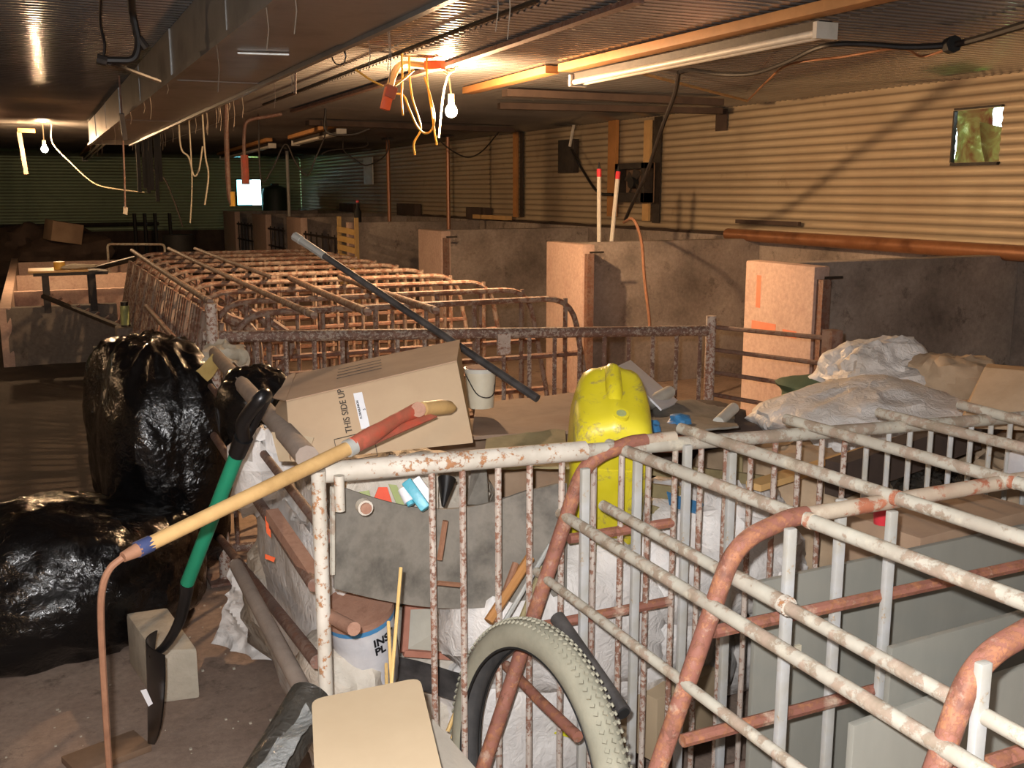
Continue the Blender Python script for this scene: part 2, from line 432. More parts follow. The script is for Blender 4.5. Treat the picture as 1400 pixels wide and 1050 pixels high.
build('corrugated_cladding', corr(KZ, ZC + .05, YB, YE, place=lambda u, s_, h: (XL + h, s_, u)), 'wall_steel', wl)
wf = struct('wall_front', MB().box(XL, XW + .3, YB - .2, YB - .02, 0, KZ), 'pen_concrete')
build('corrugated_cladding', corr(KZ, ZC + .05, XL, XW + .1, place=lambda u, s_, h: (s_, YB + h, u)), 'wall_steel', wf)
build('light_cap', MB().box(XW + .34, XW + .36, YB, YE, 0, KZ), 'dark_board', wr)
# window_1: a ragged rectangular hole with crumpled plastic behind it
w1 = struct('window_1', MB().beam((WX0 - .012, hy0 - .01, hz0 - .012), (WX0 - .012, hy1 + .01, hz0 - .012), .03, .02).beam((WX0 - .012, hy0 - .01, hz1 + .01), (WX0 - .012, hy1 + .01, hz1 + .01), .03, .012)
            .beam((WX0 - .012, hy1 + .008, hz0), (WX0 - .012, hy1 + .008, hz1), .03, .012, (0, 1, 0)), 'dark_iron')
t = NT('torn_film'); c_ = t.ramp(t.noise(7, 4, .6, None, 1), [(.3, (122, 72, 66)), (.46, (134, 112, 84)), (.6, (146, 142, 104)), (.75, (206, 208, 186))])
tr = t.n('ShaderNodeBsdfTranslucent'); t.l(c_, tr.inputs[0]); df = t.n('ShaderNodeBsdfDiffuse'); t.l(c_, df.inputs[0]); mx = t.n('ShaderNodeMixShader'); mx.inputs[0].default_value = .3
t.l(tr.outputs[0], mx.inputs[1]); t.l(df.outputs[0], mx.inputs[2]); t.l(mx.outputs[0], t.o.inputs[0]); M['torn_film'] = t.m
build('torn_film', sheet((WX0 + .06, hy0 + .1, hz0 - .02), (WX0 + .06, hy1 + .05, hz0 - .02), (WX0 + .06, hy1 + .05, hz1 + .02), (WX0 + .12, hy0 + .17, hz1 + .02), .02, 4, 16, 16, .001), 'torn_film', w1)
build('film_flap', sheet((WX0 + .04, hy0 - .02, hz0 - .02), (WX0 + .04, hy0 + .14, hz0 - .02), (WX0 + .05, hy0 + .22, hz1 - .08), (WX0 + .05, hy0 - .02, hz1 - .14), .015, 9, 12, 12, .001), 'torn_film', w1)
w2 = struct('window_2', MB().beam((4.35, YE - .02, 1.29), (4.93, YE - .02, 1.29), .03, .03).beam((4.35, YE - .02, 1.89), (4.93, YE - .02, 1.89), .03, .03)
            .beam((4.35, YE - .02, 1.29), (4.35, YE - .02, 1.89), .03, .03, (1, 0, 0)).beam((4.93, YE - .02, 1.29), (4.93, YE - .02, 1.89), .03, .03, (1, 0, 0)), 'tank_green')
t = NT('milky_pane'); tr = t.n('ShaderNodeBsdfTranslucent'); tr.inputs[0].default_value = (*lin((150, 205, 225)), 1); tp = t.n('ShaderNodeBsdfTransparent'); mx = t.n('ShaderNodeMixShader'); mx.inputs[0].default_value = .25
t.l(tr.outputs[0], mx.inputs[1]); t.l(tp.outputs[0], mx.inputs[2]); t.l(mx.outputs[0], t.o.inputs[0]); M['milky_pane'] = t.m
build('pane', MB().box(4.36, 4.72, YE + .03, YE + .035, 1.3, 1.88), 'milky_pane', w2)
# what the openings look out on
o = struct('outside_ground', MB().box(-14, 26, -10, 46, -.3, -.22), 'foliage')
ex = thing('shrub', 'green shrub growing outside the hole in the right wall', 'shrub', (8.6, 5.5, -.22))
build('foliage', blob((8.6, 5.5, 1.0), (.8, 1.6, 1.25), 5, .2, 40, None, 2.2, .3), 'foliage', ex)
build('stem', MB().tube([(8.6, 5.5, -.25), (8.6, 5.5, .6)], .05), 'old_wood', ex)

# ------------------------------------------------------------------ pens along the right wall
PX = 3.85
def pier(y0, y1, dcol, n, div=True, slot=True, lab='', loc=0):
    t = thing('pen_partition', lab, 'pen wall', (PX, y0, 0), 'concrete pen partitions')
    build('front_wall', MB().box(PX, PX + .11, y0, y1, 0, 1.2), 'pier_concrete', t, bevel=.012)
    if div: build('divider_wall', MB().box(PX + .11, XW - .02, (y0 + y1) / 2 - .02, (y0 + y1) / 2 + .1, 0, 1.2), 'pen_concrete', t, bevel=.01)
    if slot:
        s_ = build('gate_channel', MB().box(PX + .02, PX + .075, y0 - .05, y0, .05, 1.13), 'brown_rust', t)
        build('hook', MB().beam((PX + .05, y0 - .03, 1.14), (PX + .17, y0 - .03, 1.14), .012, .014), 'dark_iron', s_)
    return t
piers = [(4.38, 4.98, 'nearest'), (7.0, 7.62, 'second nearest'), (10.05, 10.75, 'third nearest'), (13.5, 13.62, ''), (16.2, 17.2, ''), (18.9, 20.1, ''), (22.0, 23.4, '')]
plab = ['concrete pen partition with orange spray marks and a rusty gate channel, nearest one', 'concrete pen partition with two white poles standing on it', 'concrete pen partition with orange lit end behind the stalls, third from the camera', 'dark concrete divider behind the slatted panel', 'narrow orange lit partition right of the other two far ones', 'narrow orange lit partition, middle of the three far ones', 'narrow orange lit partition, farthest and leftmost']
for i, (a, b, n) in enumerate(piers):
    t = pier(a, b, None, n, True, i < 3, plab[i])
    if i == 0:
        for (q0, q1, z0, z1) in ((4.83, 4.87, .93, 1.12), (4.68, 4.90, .80, .85), (4.5, 4.62, .79, .83)):
            build('spray_mark', sheet((PX - .0012, q1, z0), (PX - .0012, q0, z0), (PX - .0012, q0, z1), (PX - .0012, q1, z1), .0003, 3, 8, 8, .001), 'orange_spray' if 'orange_spray' in M else 'orange_plastic', t)
# aisle-side low wall behind the white slatted panel
t = thing('slatted_panel', 'yellow white slatted plastic panel standing at the pen front in the middle distance', 'panel', (PX, 13.3, 0))
for k in range(9):
    z = .12 + k * .12
    build('slat', MB().beam((PX - .02, 13.12, z), (PX - .02, 13.95, z + .02), .03, .075), 'bamboo', t)
for y in (13.12, 13.95): build('upright', MB().beam((PX, y, 0), (PX, y, 1.27), .035, .05, (1, 0, 0)), 'bamboo', t)
bt = thing('bottle', 'dark bottle with red cap beside the slatted panel', 'bottle', (PX + .15, 13.55, 1.2))
build('body', MB().tube([(PX + .15, 13.55, 1.2), (PX + .15, 13.55, 1.34), (PX + .15, 13.55, 1.4), (PX + .15, 13.55, 1.46)], [.05, .05, .02, .018], 12), 'tyre_black', bt)
build('cap', MB().tube([(PX + .15, 13.55, 1.46), (PX + .15, 13.55, 1.49)], .022, 10), 'red_plastic', bt)
# thin front rails of the far pens
for k, y in enumerate((14.3, 17.6, 20.4)):
    t = thing('pen_gate', ['dark barred pen gate between the far orange partitions, nearest one', 'dark barred pen gate between the far orange partitions, middle one', 'dark barred pen gate between the far orange partitions, farthest one'][k], 'gate', (PX, y, 0))
    for z in (.35, .65, .95): build('rail', MB().tube([(PX + .05, y, z), (PX + .05, y + 1.9, z)], .018, 6), 'dark_iron', t)
    for q in range(6): build('bar', MB().tube([(PX + .05, y + .1 + q * .34, .0), (PX + .05, y + .1 + q * .34, 1.0)], .012, 6), 'dark_iron', t)
# rusty feed pipe along the wall
a, b = P(995, 320, X=5.65), P(1400, 347, X=5.65)
single('feed_pipe', MB().tube([a, a.lerp(b, 1.0), a.lerp(b, 2.2)], .052, 14), 'brown_pipe', 'long rusty brown pipe lying along the ledge of the right wall', 'pipe')
# boards on the wall, poles
def board(name, px0, py0, px1, py1, mat, label, cat, X=5.83, th=.02):
    a, b = P(px0, py0, X=X), P(px1, py1, X=X)
    return single(name, MB().box(X - th, X, min(a.y, b.y), max(a.y, b.y), min(a.z, b.z), max(a.z, b.z)), mat, label, cat)
vs = thing('wall_vent', 'dark rectangular vent box on the corrugated wall with a cable hanging from it', 'vent', P(780, 236, X=5.83))
a, b = P(769, 192, X=5.83), P(790, 236, X=5.83)
build('box', MB().box(5.77, 5.84, b.y, a.y, b.z, a.z), 'dark_iron', vs, bevel=.005)
build('cable', MB().tube(smooth([P(781, 205, X=5.75), P(800, 238, X=5.72), P(818, 263, X=5.7), P(838, 266, X=5.7)]), .016, 6), 'black_cable', vs)
build('conduit', MB().tube([P(785, 168, X=5.76), P(779, 200, X=5.76)], .018, 6), 'pvc_white', vs)
board('wall_batten', 836, 165, 844, 296, 'beam_wood', 'upright reddish wooden batten on the right wall left of the fan', 'batten', 5.82, .04)
board('wall_batten', 884, 165, 889, 302, 'wood_pale', 'upright pale batten on the right wall right of the fan', 'batten', 5.82, .03)
board('wall_batten', 704, 178, 709, 297, 'beam_wood', 'upright thin wooden batten on the right wall below the big cable', 'batten', 5.82, .03)
board('seam_shade', 896, 160, 902, 305, 'dark_iron', 'dark upright strip painted as seam shade on the right wall beside the fan', 'strip', 5.84, .012)  # dark strips put in for the edge shading of the cladding seams
board('seam_shade', 712, 178, 716, 297, 'dark_iron', 'dark upright strip painted as seam shade on the right wall beside the thin batten', 'strip', 5.84, .012)
board('wall_patch', 980, 150, 994, 178, 'dark_board', 'small grey patch high on the right wall under the ceiling', 'patch', 5.84, .01)
board('wall_patch', 1009, 300, 1095, 309, 'dark_board', 'low grey board on the ledge above the long brown pipe', 'board', 5.82, .03)
board('wall_panel', 498, 216, 511, 252, 'pvc_white', 'small pale panel high on the far right wall', 'panel', 5.83, .02)
board('ledge_board', 655, 293, 700, 301, 'wood_pale', 'pale board lying on the ledge of the right wall', 'board', 5.8, .1)
for (x0, x1, y0, l) in ((545, 570, 278, 'dark block of rubbish on the far ledge'), (640, 666, 283, 'dark block of rubbish on the ledge under the hanging bulb'), (466, 486, 278, 'dark small block on the farthest part of the ledge')):
    a, b = P(x0, y0, X=5.76), P(x1, y0 + 14, X=5.76)
    single('rubble_block', MB().box(5.72, 5.835, b.y, a.y, KZ + .002, a.z), 'dark_board', l, 'block', bevel=.01)
# fan housing
fx = thing('extractor_fan', 'black square extractor fan hanging on the right wall behind the white poles', 'fan', P(865, 276, X=5.75))
a, b = P(845, 224, X=5.72), P(884, 277, X=5.72); ym, zm = (a.y + b.y) / 2, (a.z + b.z) / 2; hw = (a.y - b.y) / 2; hh = (a.z - b.z) / 2
fr = MB()
for (y0, y1, z0, z1) in ((b.y, a.y, a.z - .06, a.z), (b.y, a.y, b.z, b.z + .1), (b.y, b.y + .06, b.z, a.z), (a.y - .06, a.y, b.z, a.z)): fr.box(5.68, 5.8, y0, y1, z0, z1)
build('housing', fr, 'dark_iron', fx, bevel=.004)
build('back_plate', MB().box(5.79, 5.81, b.y, a.y, b.z, a.z), 'old_wood', fx)
build('hub', MB().tube([(5.70, ym, zm), (5.76, ym, zm)], .06, 12), 'tyre_black', fx)
for k in range(4):
    an = k * math.pi / 2 + .5; d = V((0, math.cos(an), math.sin(an))); q = V((0, -math.sin(an), math.cos(an)))
    build('blade', MB().slab(V((5.72, ym, zm)) + d * .05 - q * .03, V((5.72, ym, zm)) + d * .15 - q * .05, V((5.75, ym, zm)) + d * .15 + q * .05, V((5.75, ym, zm)) + d * .05 + q * .03, .004), 'dark_iron', fx)
# two white marker poles on the second partition
for (xt, yt, xb, yb, l) in ((819, 222, 819, 332, 'white pole with red and black tip on the pen partition, left one'), (846, 226, 836, 336, 'white pole with red tip on the pen partition, right one leaning')):
    b = P(xb, yb, Y=7.35); b.z = 1.2; a = P(xt, yt, Y=7.35); t = thing('marker_pole', l, 'pole', b)
    q = a.lerp(b, .18)
    build('shaft', MB().tube([b, q], .018, 8), 'pvc_white', t); build('red_tip', MB().tube([q, a.lerp(b, .08)], .02, 8), 'red_plastic', t)
    build('black_spike', MB().tube([a.lerp(b, .08), a], .014, 8, r2=.004), 'tyre_black', t)
# support posts of the pens
for (px, X, l, r) in ((532, 4.7, 'thin brown steel post under the ceiling, left of the hanging bulb', .028), (613, 5.2, 'thin brown steel post right behind the hanging bulb', .028), (395, 4.3, 'thin pale post beside the far window', .03)):
    p = P(px, 280, X=X)
    t = thing('support_post', l, 'post', (p.x, p.y, 0)); build('shaft', MB().tube([(p.x, p.y, 0), (p.x, p.y, ZC)], r, 8), 'brown_pipe' if px > 400 else 'pvc_white', t)
    build('cap_plate', MB().box(p.x - .07, p.x + .07, p.y - .07, p.y + .07, ZC - .02, ZC), 'dark_iron', t)
# tank and drum near the far window
p = P(377, 285, Y=23.6)
t = thing('water_tank', 'dark green round tank beside the far window', 'tank', (p.x, 23.6, 0))
build('body', MB().tube([(p.x, 23.6, 0), (p.x, 23.6, 1.55), (p.x, 23.6, 1.68), (p.x, 23.6, 1.74)], [.3, .3, .26, .12], 20), 'tank_green', t)
build('lid', MB().tube([(p.x, 23.6, 1.74), (p.x, 23.6, 1.79)], .09, 12), 'tyre_black', t)
p = P(245, 330, Y=17.5)
t = thing('barrel', 'black barrel behind the stalls at the far end of the row', 'barrel', (p.x, 17.5, 0))
build('body', MB().tube([(p.x, 17.5, 0), (p.x, 17.5, .3), (p.x, 17.5, .6), (p.x, 17.5, .92)], [.25, .28, .28, .25], 16), 'tyre_black', t)
for z in (.3, .6): build('hoop', MB().tube([(p.x, 17.5, z - .015), (p.x, 17.5, z + .015)], .29, 16), 'dark_iron', t)

# ------------------------------------------------------------------ ceiling gear
t = thing('air_duct', 'long dull galvanised sheet metal duct hanging under the ceiling', 'duct', (.85, -2.3, 2.1))
D0, D1 = .655, 1.055
y = -2.3; k = 0
while y < 12.4:
    y1 = min(y + 1.5, 12.4); e = .004 * (k % 2)
    build('duct_section', MB().box(D0 - e, D1 + e, y, y1 + .02, 2.12 - e, ZC), 'duct_metal', t, smooth=False, bevel=.004)
    build('seam_flange', MB().box(D0 - .007, D1 + .007, y1 - .012, y1 + .012, 2.1205, ZC - .005), 'duct_metal', t)
    y += 1.5; k += 1
for X in (D0 - .012, D1 + .012): build('edge_lip', MB().beam((X, -2.3, 2.112), (X, 12.4, 2.112), .025, .02), 'duct_metal', t)
build('hanger_strap', MB().beam(P(325, 73, z=2.112), P(395, 75, z=2.112), .02, .006), 'aluminium', t)
random.seed(3)
cw = MB()
for k in range(45):
    X = random.choice((D0 - .02, D1 + .02, D1 + .02)); y = random.uniform(2.2, 12.3); l = random.uniform(.04, .16)
    cw.tube([(X, y, 2.1), (X + .005, y + .004, 2.1 - l * .5), (X - .004, y, 2.1 - l)], .0014, 4)
single('cobweb_strands', cw, 'cobweb', 'dusty cobweb strands hanging from the duct edges', 'cobweb', kind='stuff')
# steel straps and a thin cable along the ceiling
single('ceiling_cable', MB().tube([P(735, 0, z=2.33), P(600, 51, z=2.325), P(489, 93, z=2.33), P(360, 143, z=2.32)], .011, 6), 'black_cable', 'straight black cable running along the ceiling beside the duct', 'cable')
single('ceiling_rail', MB().beam(P(873, 0, z=2.33), P(605, 92, z=2.33), .05, .022), 'brown_rust', 'flat brown steel strip along the ceiling leading to the hanging bulb', 'rail')
single('ceiling_rail', MB().beam(P(600, 92, z=2.33), P(400, 152, z=2.33), .05, .022), 'brown_rust', 'flat brown steel strip along the ceiling beyond the hanging bulb', 'rail')
for (x0, y0, x1, y1, w_, m, l) in ((690, 127, 985, 140, .10, 'dark_board', 'dark brown board across the ceiling, nearer of the pair before the right wall'), (682, 145, 985, 152, .09, 'dark_board', 'dark brown board across the ceiling, farther of the pair before the right wall'),
                                 (420, 168, 700, 178, .12, 'dark_board', 'dark board across the far ceiling behind the hanging bulb')):
    a, b = P(x0, y0, z=2.31), P(x1, y1, z=2.31)
    single('ceiling_batten', MB().beam(a, b, w_, .05), m, l, 'batten')
# fluorescent fixture on its plank
def fixture(x0, y0, x1, y1, lab, plab, far=False, tube=True, ext=0.0):
    a, b = P(x0, y0, z=2.3), P(x1, y1, z=2.3); d = (b - a).normalized()
    single('ceiling_plank', MB().beam(a + V((0, 0, .02)), b + d * ext + V((0, 0, .02)), .09, .045), 'beam_wood', plab, 'plank', bevel=.003)
    if not tube: return
    q = V((.05, 0, -.045)); a2 = a + d * .07 + q; b2 = b - d * .05 + q
    t = thing('ceiling_light', lab, 'light', a2)
    build('housing', MB().beam(a2 + V((0, 0, .01)), b2 + V((0, 0, .01)), .07, .035), 'dark_iron', t)
    build('tube', MB().tube([a2 + V((-.03, 0, -.022)), b2 + V((-.03, 0, -.022))], .016, 10), 'pvc_white', t)
    build('tube', MB().tube([a2 + V((.03, 0, -.022)), b2 + V((.03, 0, -.022))], .016, 10), 'pvc_white', t)
    for e in (a2, b2): build('socket', MB().box(e.x - .055, e.x + .055, e.y - .012, e.y + .012, e.z - .045, e.z + .02), 'pvc_white', t)
fixture(772, 98, 1128, 18, 'unlit double tube ceiling light under the orange plank', 'orange wooden plank on the ceiling above the tube light', ext=1.6)
fixture(755, 100, 640, 128, '', 'short orange wooden plank on the ceiling right of the hanging bulb', tube=False)
fixture(462, 172, 398, 190, 'dusty tube light far along the ceiling in the middle', 'orange plank over the middle far tube light')
fixture(368, 193, 300, 212, 'dusty tube light farthest along the ceiling', 'orange plank over the farthest tube light')
fixture(160, 160, 112, 214, 'cream tube light at the end of the duct above the left bulb', 'pale plank over the light at the end of the duct')
# hanging bulbs
def bulb(p, lab, loop, glow='bulb_glow'):
    t = thing('light_bulb', lab, 'light bulb', p)
    mb = MB().tube([p + V((0, 0, z)) for z in (-.036, -.034, -.026, -.012, .006, .022, .038, .048)], [.004, .014, .026, .033, .034, .028, .017, .014], 14)
    g = build('glass', mb, glow, t)
    build('socket', MB().tube([p + V((0, 0, .048)), p + V((0, 0, .10))], .019, 10), 'white_cable', t)
    build('cord', MB().tube(loop, .006, 6), 'white_cable', t)
bp = P(617, 152, X=2.33)
bulb(bp, 'glowing bare bulb hanging from a white cord in the middle', smooth([bp + V((0, 0, .1)), P(613, 104, X=2.33), P(607, 98, X=2.33), P(611, 92, X=2.33), P(621, 96, X=2.33), P(613, 103, X=2.31), P(606, 130, X=2.33), P(600, 188, X=2.33)]))
single('flex_end', MB().tube(smooth([P(610, 94, X=2.34), bp + V((.0, .01, .23)), P(625, 91, X=2.34)]), .008, 6), 'white_cable', 'loop of white flex holding the middle bulb to the ceiling', 'cable')
b2 = P(61, 204, X=.2)
bulb(b2, 'glowing bare bulb at the far left under the ceiling', smooth([b2 + V((0, 0, .1)), b2 + V((0, 0, .16)), V((b2.x, b2.y, ZC))]), 'bulb_glow_dim')
for q, l in ((V((-3.1, 8.6, 2.1)), 'added unseen fill bulb, out past the duct'), (V((-2.6, -1.2, 2.1)), 'added unseen fill bulb behind the camera')):  # two bulbs out of view, added to raise the ambient light
    bulb(q, l, [q + V((0, 0, .1)), q + V((.01, 0, .18)), V((q.x, q.y, ZC))], 'fill_bulb_glow')
t = thing('hanging_bracket', 'pale wooden bracket hanging from the ceiling beside the left bulb', 'bracket', P(34, 238, Y=13))
build('upright', MB().beam(P(26, 180, Y=13), P(36, 238, Y=13), .045, .045, (1, 0, 0)), 'old_wood', t)
build('arm', MB().beam(P(24, 178, Y=13), P(48, 179, Y=13), .045, .045), 'beam_wood', t)
single('slack_wire', MB().tube(smooth([V((P(72, 196, Y=13).x, 13, ZC)), P(72, 196, Y=13), P(96, 222, Y=13), P(122, 246, Y=13), P(140, 255, Y=13), P(170, 260, Y=13), P(197, 263, Y=13)]), .007, 5), 'white_cable', 'pale slack wire drooping right from the left bulb', 'wire')
# yellow extension cords around a junction box
t = thing('junction_box', 'orange junction box on the ceiling left of the middle bulb', 'electrical box', P(590, 90, z=2.3))
build('body', MB().beam(P(583, 90, z=2.31), P(606, 89, z=2.31), .07, .05), 'orange_plastic', t, bevel=.005)
build('conduit', MB().tube(smooth([P(583, 90, z=2.31), P(552, 88, z=2.31), P(540, 98, Y=5.6), P(532, 122, Y=5.5)]), .02, 8), 'wood_pale', t)
pw = thing('plug', 'orange power plug dangling left of the middle bulb', 'plug', P(527, 150, Y=5.5))
build('body', MB().beam(P(533, 120, Y=5.5), P(526, 150, Y=5.5), .05, .04, (0, 1, 0)), 'orange_plastic', pw, bevel=.006)
build('collar', MB().beam(P(536, 118, Y=5.5), P(531, 134, Y=5.5), .06, .05, (0, 1, 0)), 'red_worn', pw, bevel=.006)
cords = [([(486, 95), (505, 108), (524, 118)], 'yellow_cable', 'short yellow cord from the ceiling to the orange plug'),
         ([(566, 96), (552, 108), (540, 117)], 'yellow_cable', 'yellow cord looped behind the orange plug'),
         ([(550, 110), (549, 135), (551, 158)], 'yellow_cable', 'yellow cord end hanging straight down beside the plug'),
         ([(540, 128), (552, 131), (560, 150), (570, 172), (580, 182), (590, 178), (594, 160), (588, 130), (580, 105)], 'yellow_cable', 'long yellow cord making a loop left of the bulb'),
         ([(560, 106), (564, 135), (572, 160), (575, 178), (566, 195), (567, 212)], 'yellow_cable', 'yellow cord ending in a knot below the loop'),
         ([(584, 110), (590, 150), (594, 180), (597, 198)], 'yellow_cable', 'straight yellow cord just left of the bulb')]
for i, (c, m, l) in enumerate(cords):
    cp = [P(x, y, Y=5.45 + .05 * i) for x, y in c]
    if i in (2, 4, 5): cp = [V((cp[0].x, cp[0].y, ZC))] + cp
    single('extension_cord', MB().tube(smooth(cp), .0058, 6), m, l, 'cord')
# black conduit top left with its rod
t = thing('hanging_conduit', 'bent black conduit hanging from the ceiling at top left', 'conduit', P(150, 86, Y=4.4))
build('pipe', MB().tube(fillet([P(178, -30, z=2.33), P(180, 15, Y=4.4), P(190, 60, Y=4.4), P(184, 83, Y=4.4), P(135, 82, Y=4.4)], .05), .014, 8), 'black_cable', t)
build('rod', MB().tube([P(150, 86, Y=4.4), P(218, 111, Y=5.0)], .009, 6), 'dark_iron', t)
build('clamp', MB().tube([P(132, 80, Y=4.4), P(146, 84, Y=4.4)], .02, 8), 'dark_iron', t)
build('elbow', MB().tube([P(190, 52, Y=4.4), P(200, 66, Y=4.4)], .016, 8), 'dark_iron', t)
single('thin_cable', MB().tube(smooth([P(139, -25, z=2.33), P(137, 30, Y=4.5), P(143, 60, Y=4.5), P(141, 80, Y=4.5)]), .006, 5), 'black_cable', 'thin black wire hanging at top left beside the bent conduit', 'wire')
# heavy cable, right
hc = [P(1440, 25, z=2.3), P(1400, 34, z=2.3), P(1340, 52, z=2.29), P(1300, 61, z=2.28), P(1240, 64, z=2.28), P(1180, 60, z=2.3), P(1125, 63, z=2.3), P(1075, 85, z=2.28), P(1030, 100, z=2.27), P(985, 101, z=2.29), P(945, 96, z=2.32), P(928, 99, z=2.31)]
t = thing('power_cable', 'thick black cable slung along the ceiling and dropping beside the fan', 'cable', hc[0])
build('run', MB().tube(smooth(hc), [.02 - .007 * min(1, i / 30) for i in range(len(hc) * 6 - 5)], 8), 'black_cable', t)
q0 = hc[-1]
build('drop', MB().tube(smooth([q0, P(922, 130, X=3.75), P(905, 175, X=3.9), P(886, 232, X=4.1), P(872, 262, X=4.3), P(855, 300, X=4.5)]), .015, 8), 'black_cable', t)
build('cable_tie', MB().tube([P(1297, 62, z=2.28), P(1305, 60, z=2.28)], .04, 8), 'tyre_black', t)
single('brown_cable', MB().tube(smooth([P(1300, 66, z=2.28), P(1260, 77, z=2.27), P(1230, 66, z=2.29), P(1150, 78, z=2.28), P(1080, 88, z=2.28), P(1050, 110, z=2.28), P(1022, 138, z=2.3)]), .007, 5), 'brown_pipe', 'thin brown cable looping below the thick black one', 'cable')
single('ceiling_stick', MB().tube([P(868, 98, z=2.33), P(1022, 138, z=2.31)], .01, 6), 'wood_pale', 'thin pale stick across the ceiling beyond the tube light', 'stick')
single('water_hose', MB().tube(smooth([P(853, 304, X=4.45), P(866, 300, X=4.15), P(877, 330, X=4.15), P(881, 380, X=4.1), P(887, 430, X=4.1), P(889, 460, X=4.1)]), .012, 7), 'rust_rod', 'brown hose hanging down the face of the second pen partition', 'hose')
# pipes, cables and straps hanging in the distance
hang = [([(309, 135), (310, 200), (313, 262), (317, 280)], 9.5, .022, 'brown_rust', 'hanging_pipe', 'brown pipe with a yellow tip hanging straight from the ceiling'),
        ([(385, 156), (362, 160), (340, 165), (334, 180), (334, 235)], 9.8, .016, 'brown_rust', 'hanging_pipe', 'bent brown pipe hanging in front of the far window'),
        ([(278, 178), (281, 215), (285, 240), (280, 280)], 9.2, .01, 'white_cable', 'hanging_cable', 'thin pale cable hanging left of the brown pipes'),
        ([(247, 200), (258, 215), (265, 240), (272, 232), (277, 200)], 9.4, .01, 'white_cable', 'hanging_cable', 'pale cable drooping in a small loop over the stalls'),
        ([(262, 230), (262, 270), (260, 305)], 9.4, .008, 'white_cable', 'hanging_cable', 'thin pale wire hanging down to the stalls'),
        ([(357, 245), (372, 232), (390, 197), (404, 222), (420, 240), (432, 215), (446, 180)], 10.5, .01, 'dark_iron', 'hanging_cable', 'dark cable drooping in two swags right of the far window'),
        ([(446, 180), (480, 184), (505, 176)], 9.5, .014, 'black_cable', 'hanging_cable', 'black cable along the ceiling above the far panel'),
        ([(600, 190), (618, 206), (640, 215), (660, 206), (682, 180)], 12.0, .012, 'dark_iron', 'hanging_cable', 'dark cable sagging against the wall right of the hanging bulb'),
        ([(470, 205), (485, 218), (500, 226), (520, 218), (530, 206)], 14.0, .012, 'dark_iron', 'hanging_cable', 'dark cable sagging against the far wall left of the hanging bulb'),
        ([(166, 150), (168, 190), (170, 240), (171, 285)], 7.4, .008, 'brown_rust', 'hanging_cable', 'brown cord with a pale tag hanging below the duct end'),
        ([(205, 225), (225, 245), (240, 280), (250, 310)], 14, .014, 'dark_iron', 'hanging_cable', 'dark cable curving down to the barrel'),
        ([(404, 70), (404, 128)], 4.8, .006, 'brown_rust', 'hanging_cable', 'thin cord hanging below the near edge of the duct'),
        ([(500, 200), (455, 205), (440, 210)], 14, .012, 'dark_iron', 'hanging_cable', 'dark cable along the top of the far wall')]
for (c, Y, r, m, n, l) in hang:
    t = thing(n, l, 'pipe' if n == 'hanging_pipe' else 'cable', P(c[-1][0], c[-1][1], Y=Y))
    pts = [P(x, y, Y=Y) for x, y in c]
    if n == 'hanging_cable' and ZC - pts[0].z < .9: pts = [V((pts[0].x, pts[0].y, ZC))] + pts
    if 'sagging' in l or 'swags' in l: pts.append(V((pts[-1].x, pts[-1].y, ZC)))
    build('pipe' if n == 'hanging_pipe' else 'strand', MB().tube(smooth(pts), r * (1 if n == 'hanging_pipe' else .75), 6), m, t)
    if 'yellow tip' in l: build('tip', MB().tube([P(317, 262, Y=Y), P(318, 282, Y=Y)], .026, 8), 'yellow_cable', t)
    if 'bent brown' in l: build('valve', MB().tube([P(334, 212, Y=Y), P(336, 252, Y=Y)], .036, 8), 'red_worn', t)
    if 'pale tag' in l: build('tag', MB().slab(P(169, 282, Y=Y), P(175, 284, Y=Y), P(174, 294, Y=Y), P(168, 292, Y=Y), .004), 'cloth_white', t)
a, b = P(166, 155, Y=7.4), P(171, 192, Y=7.4)
single('hanging_strap', MB().beam(a, b, .03, .05, (0, 1, 0)), 'dark_iron', 'dark strap hanging from the side of the duct at its far end', 'strap')
random.seed(11)
for k in range(6):
    x = 188 + k * 6 + random.random() * 3; l = random.uniform(20, 75)
    single('hanging_strap', MB().beam(V((P(x, 212, Y=12.5).x, 12.5, ZC)), P(x + 2, 212 + l, Y=12.5), .04, .03, (0, 1, 0)), 'tyre_black', '%s dark rag from the left in the bunch at the duct end' % ORD[k], 'strap')
a = P(463, 70, Y=4.3)
single('wire_loop', MB().tube([a + V((.03 * math.cos(q * .7), 0, .035 * math.sin(q * .7) - .02)) for q in range(10)] + [V((a.x, a.y, ZC))], .003, 5), 'black_cable', 'small black wire loop under the ceiling right of the duct', 'wire')

# ------------------------------------------------------------------ far left: low walls, bench
t = thing('low_pen', 'low concrete pen block with thick walls beyond the black bags', 'pen', (.3, 10.4, 0))
build('front_wall', MB().grid(lambda u, v: (-.27 + .95 * u, 10.40 - .02 * noise.noise(V((u * 6, v * 4, 2))), .55 * v), 16, 8).box(-.27, .68, 10.43, 10.56, 0, .55), 'block_concrete', t)
build('side_wall', MB().box(-.33, -.23, 10.4, 18.2, 0, .56), 'pier_concrete', t, bevel=.01)
build('side_wall', MB().box(1.5, 1.6, 11, 18.2, 0, .5), 'pier_concrete', t, bevel=.01)
for y in (12.4, 14.8, 17.6): build('cross_wall', MB().box(-.23, 1.5, y, y + .1, 0, .53), 'pier_concrete', t, bevel=.01)
t = thing('concrete_kerb', 'sloping concrete kerb beside the low pen under the spray can', 'kerb', (.75, 8.4, 0))
build('body', MB().hexa([(.52, 8.6, 0), (.9, 8.0, 0), (1.0, 10.3, 0), (.7, 10.3, 0), (.58, 8.7, .3), (.8, 8.2, .3), (.9, 10.3, .42), (.72, 10.3, .42)]), 'block_concrete', t, bevel=.02)
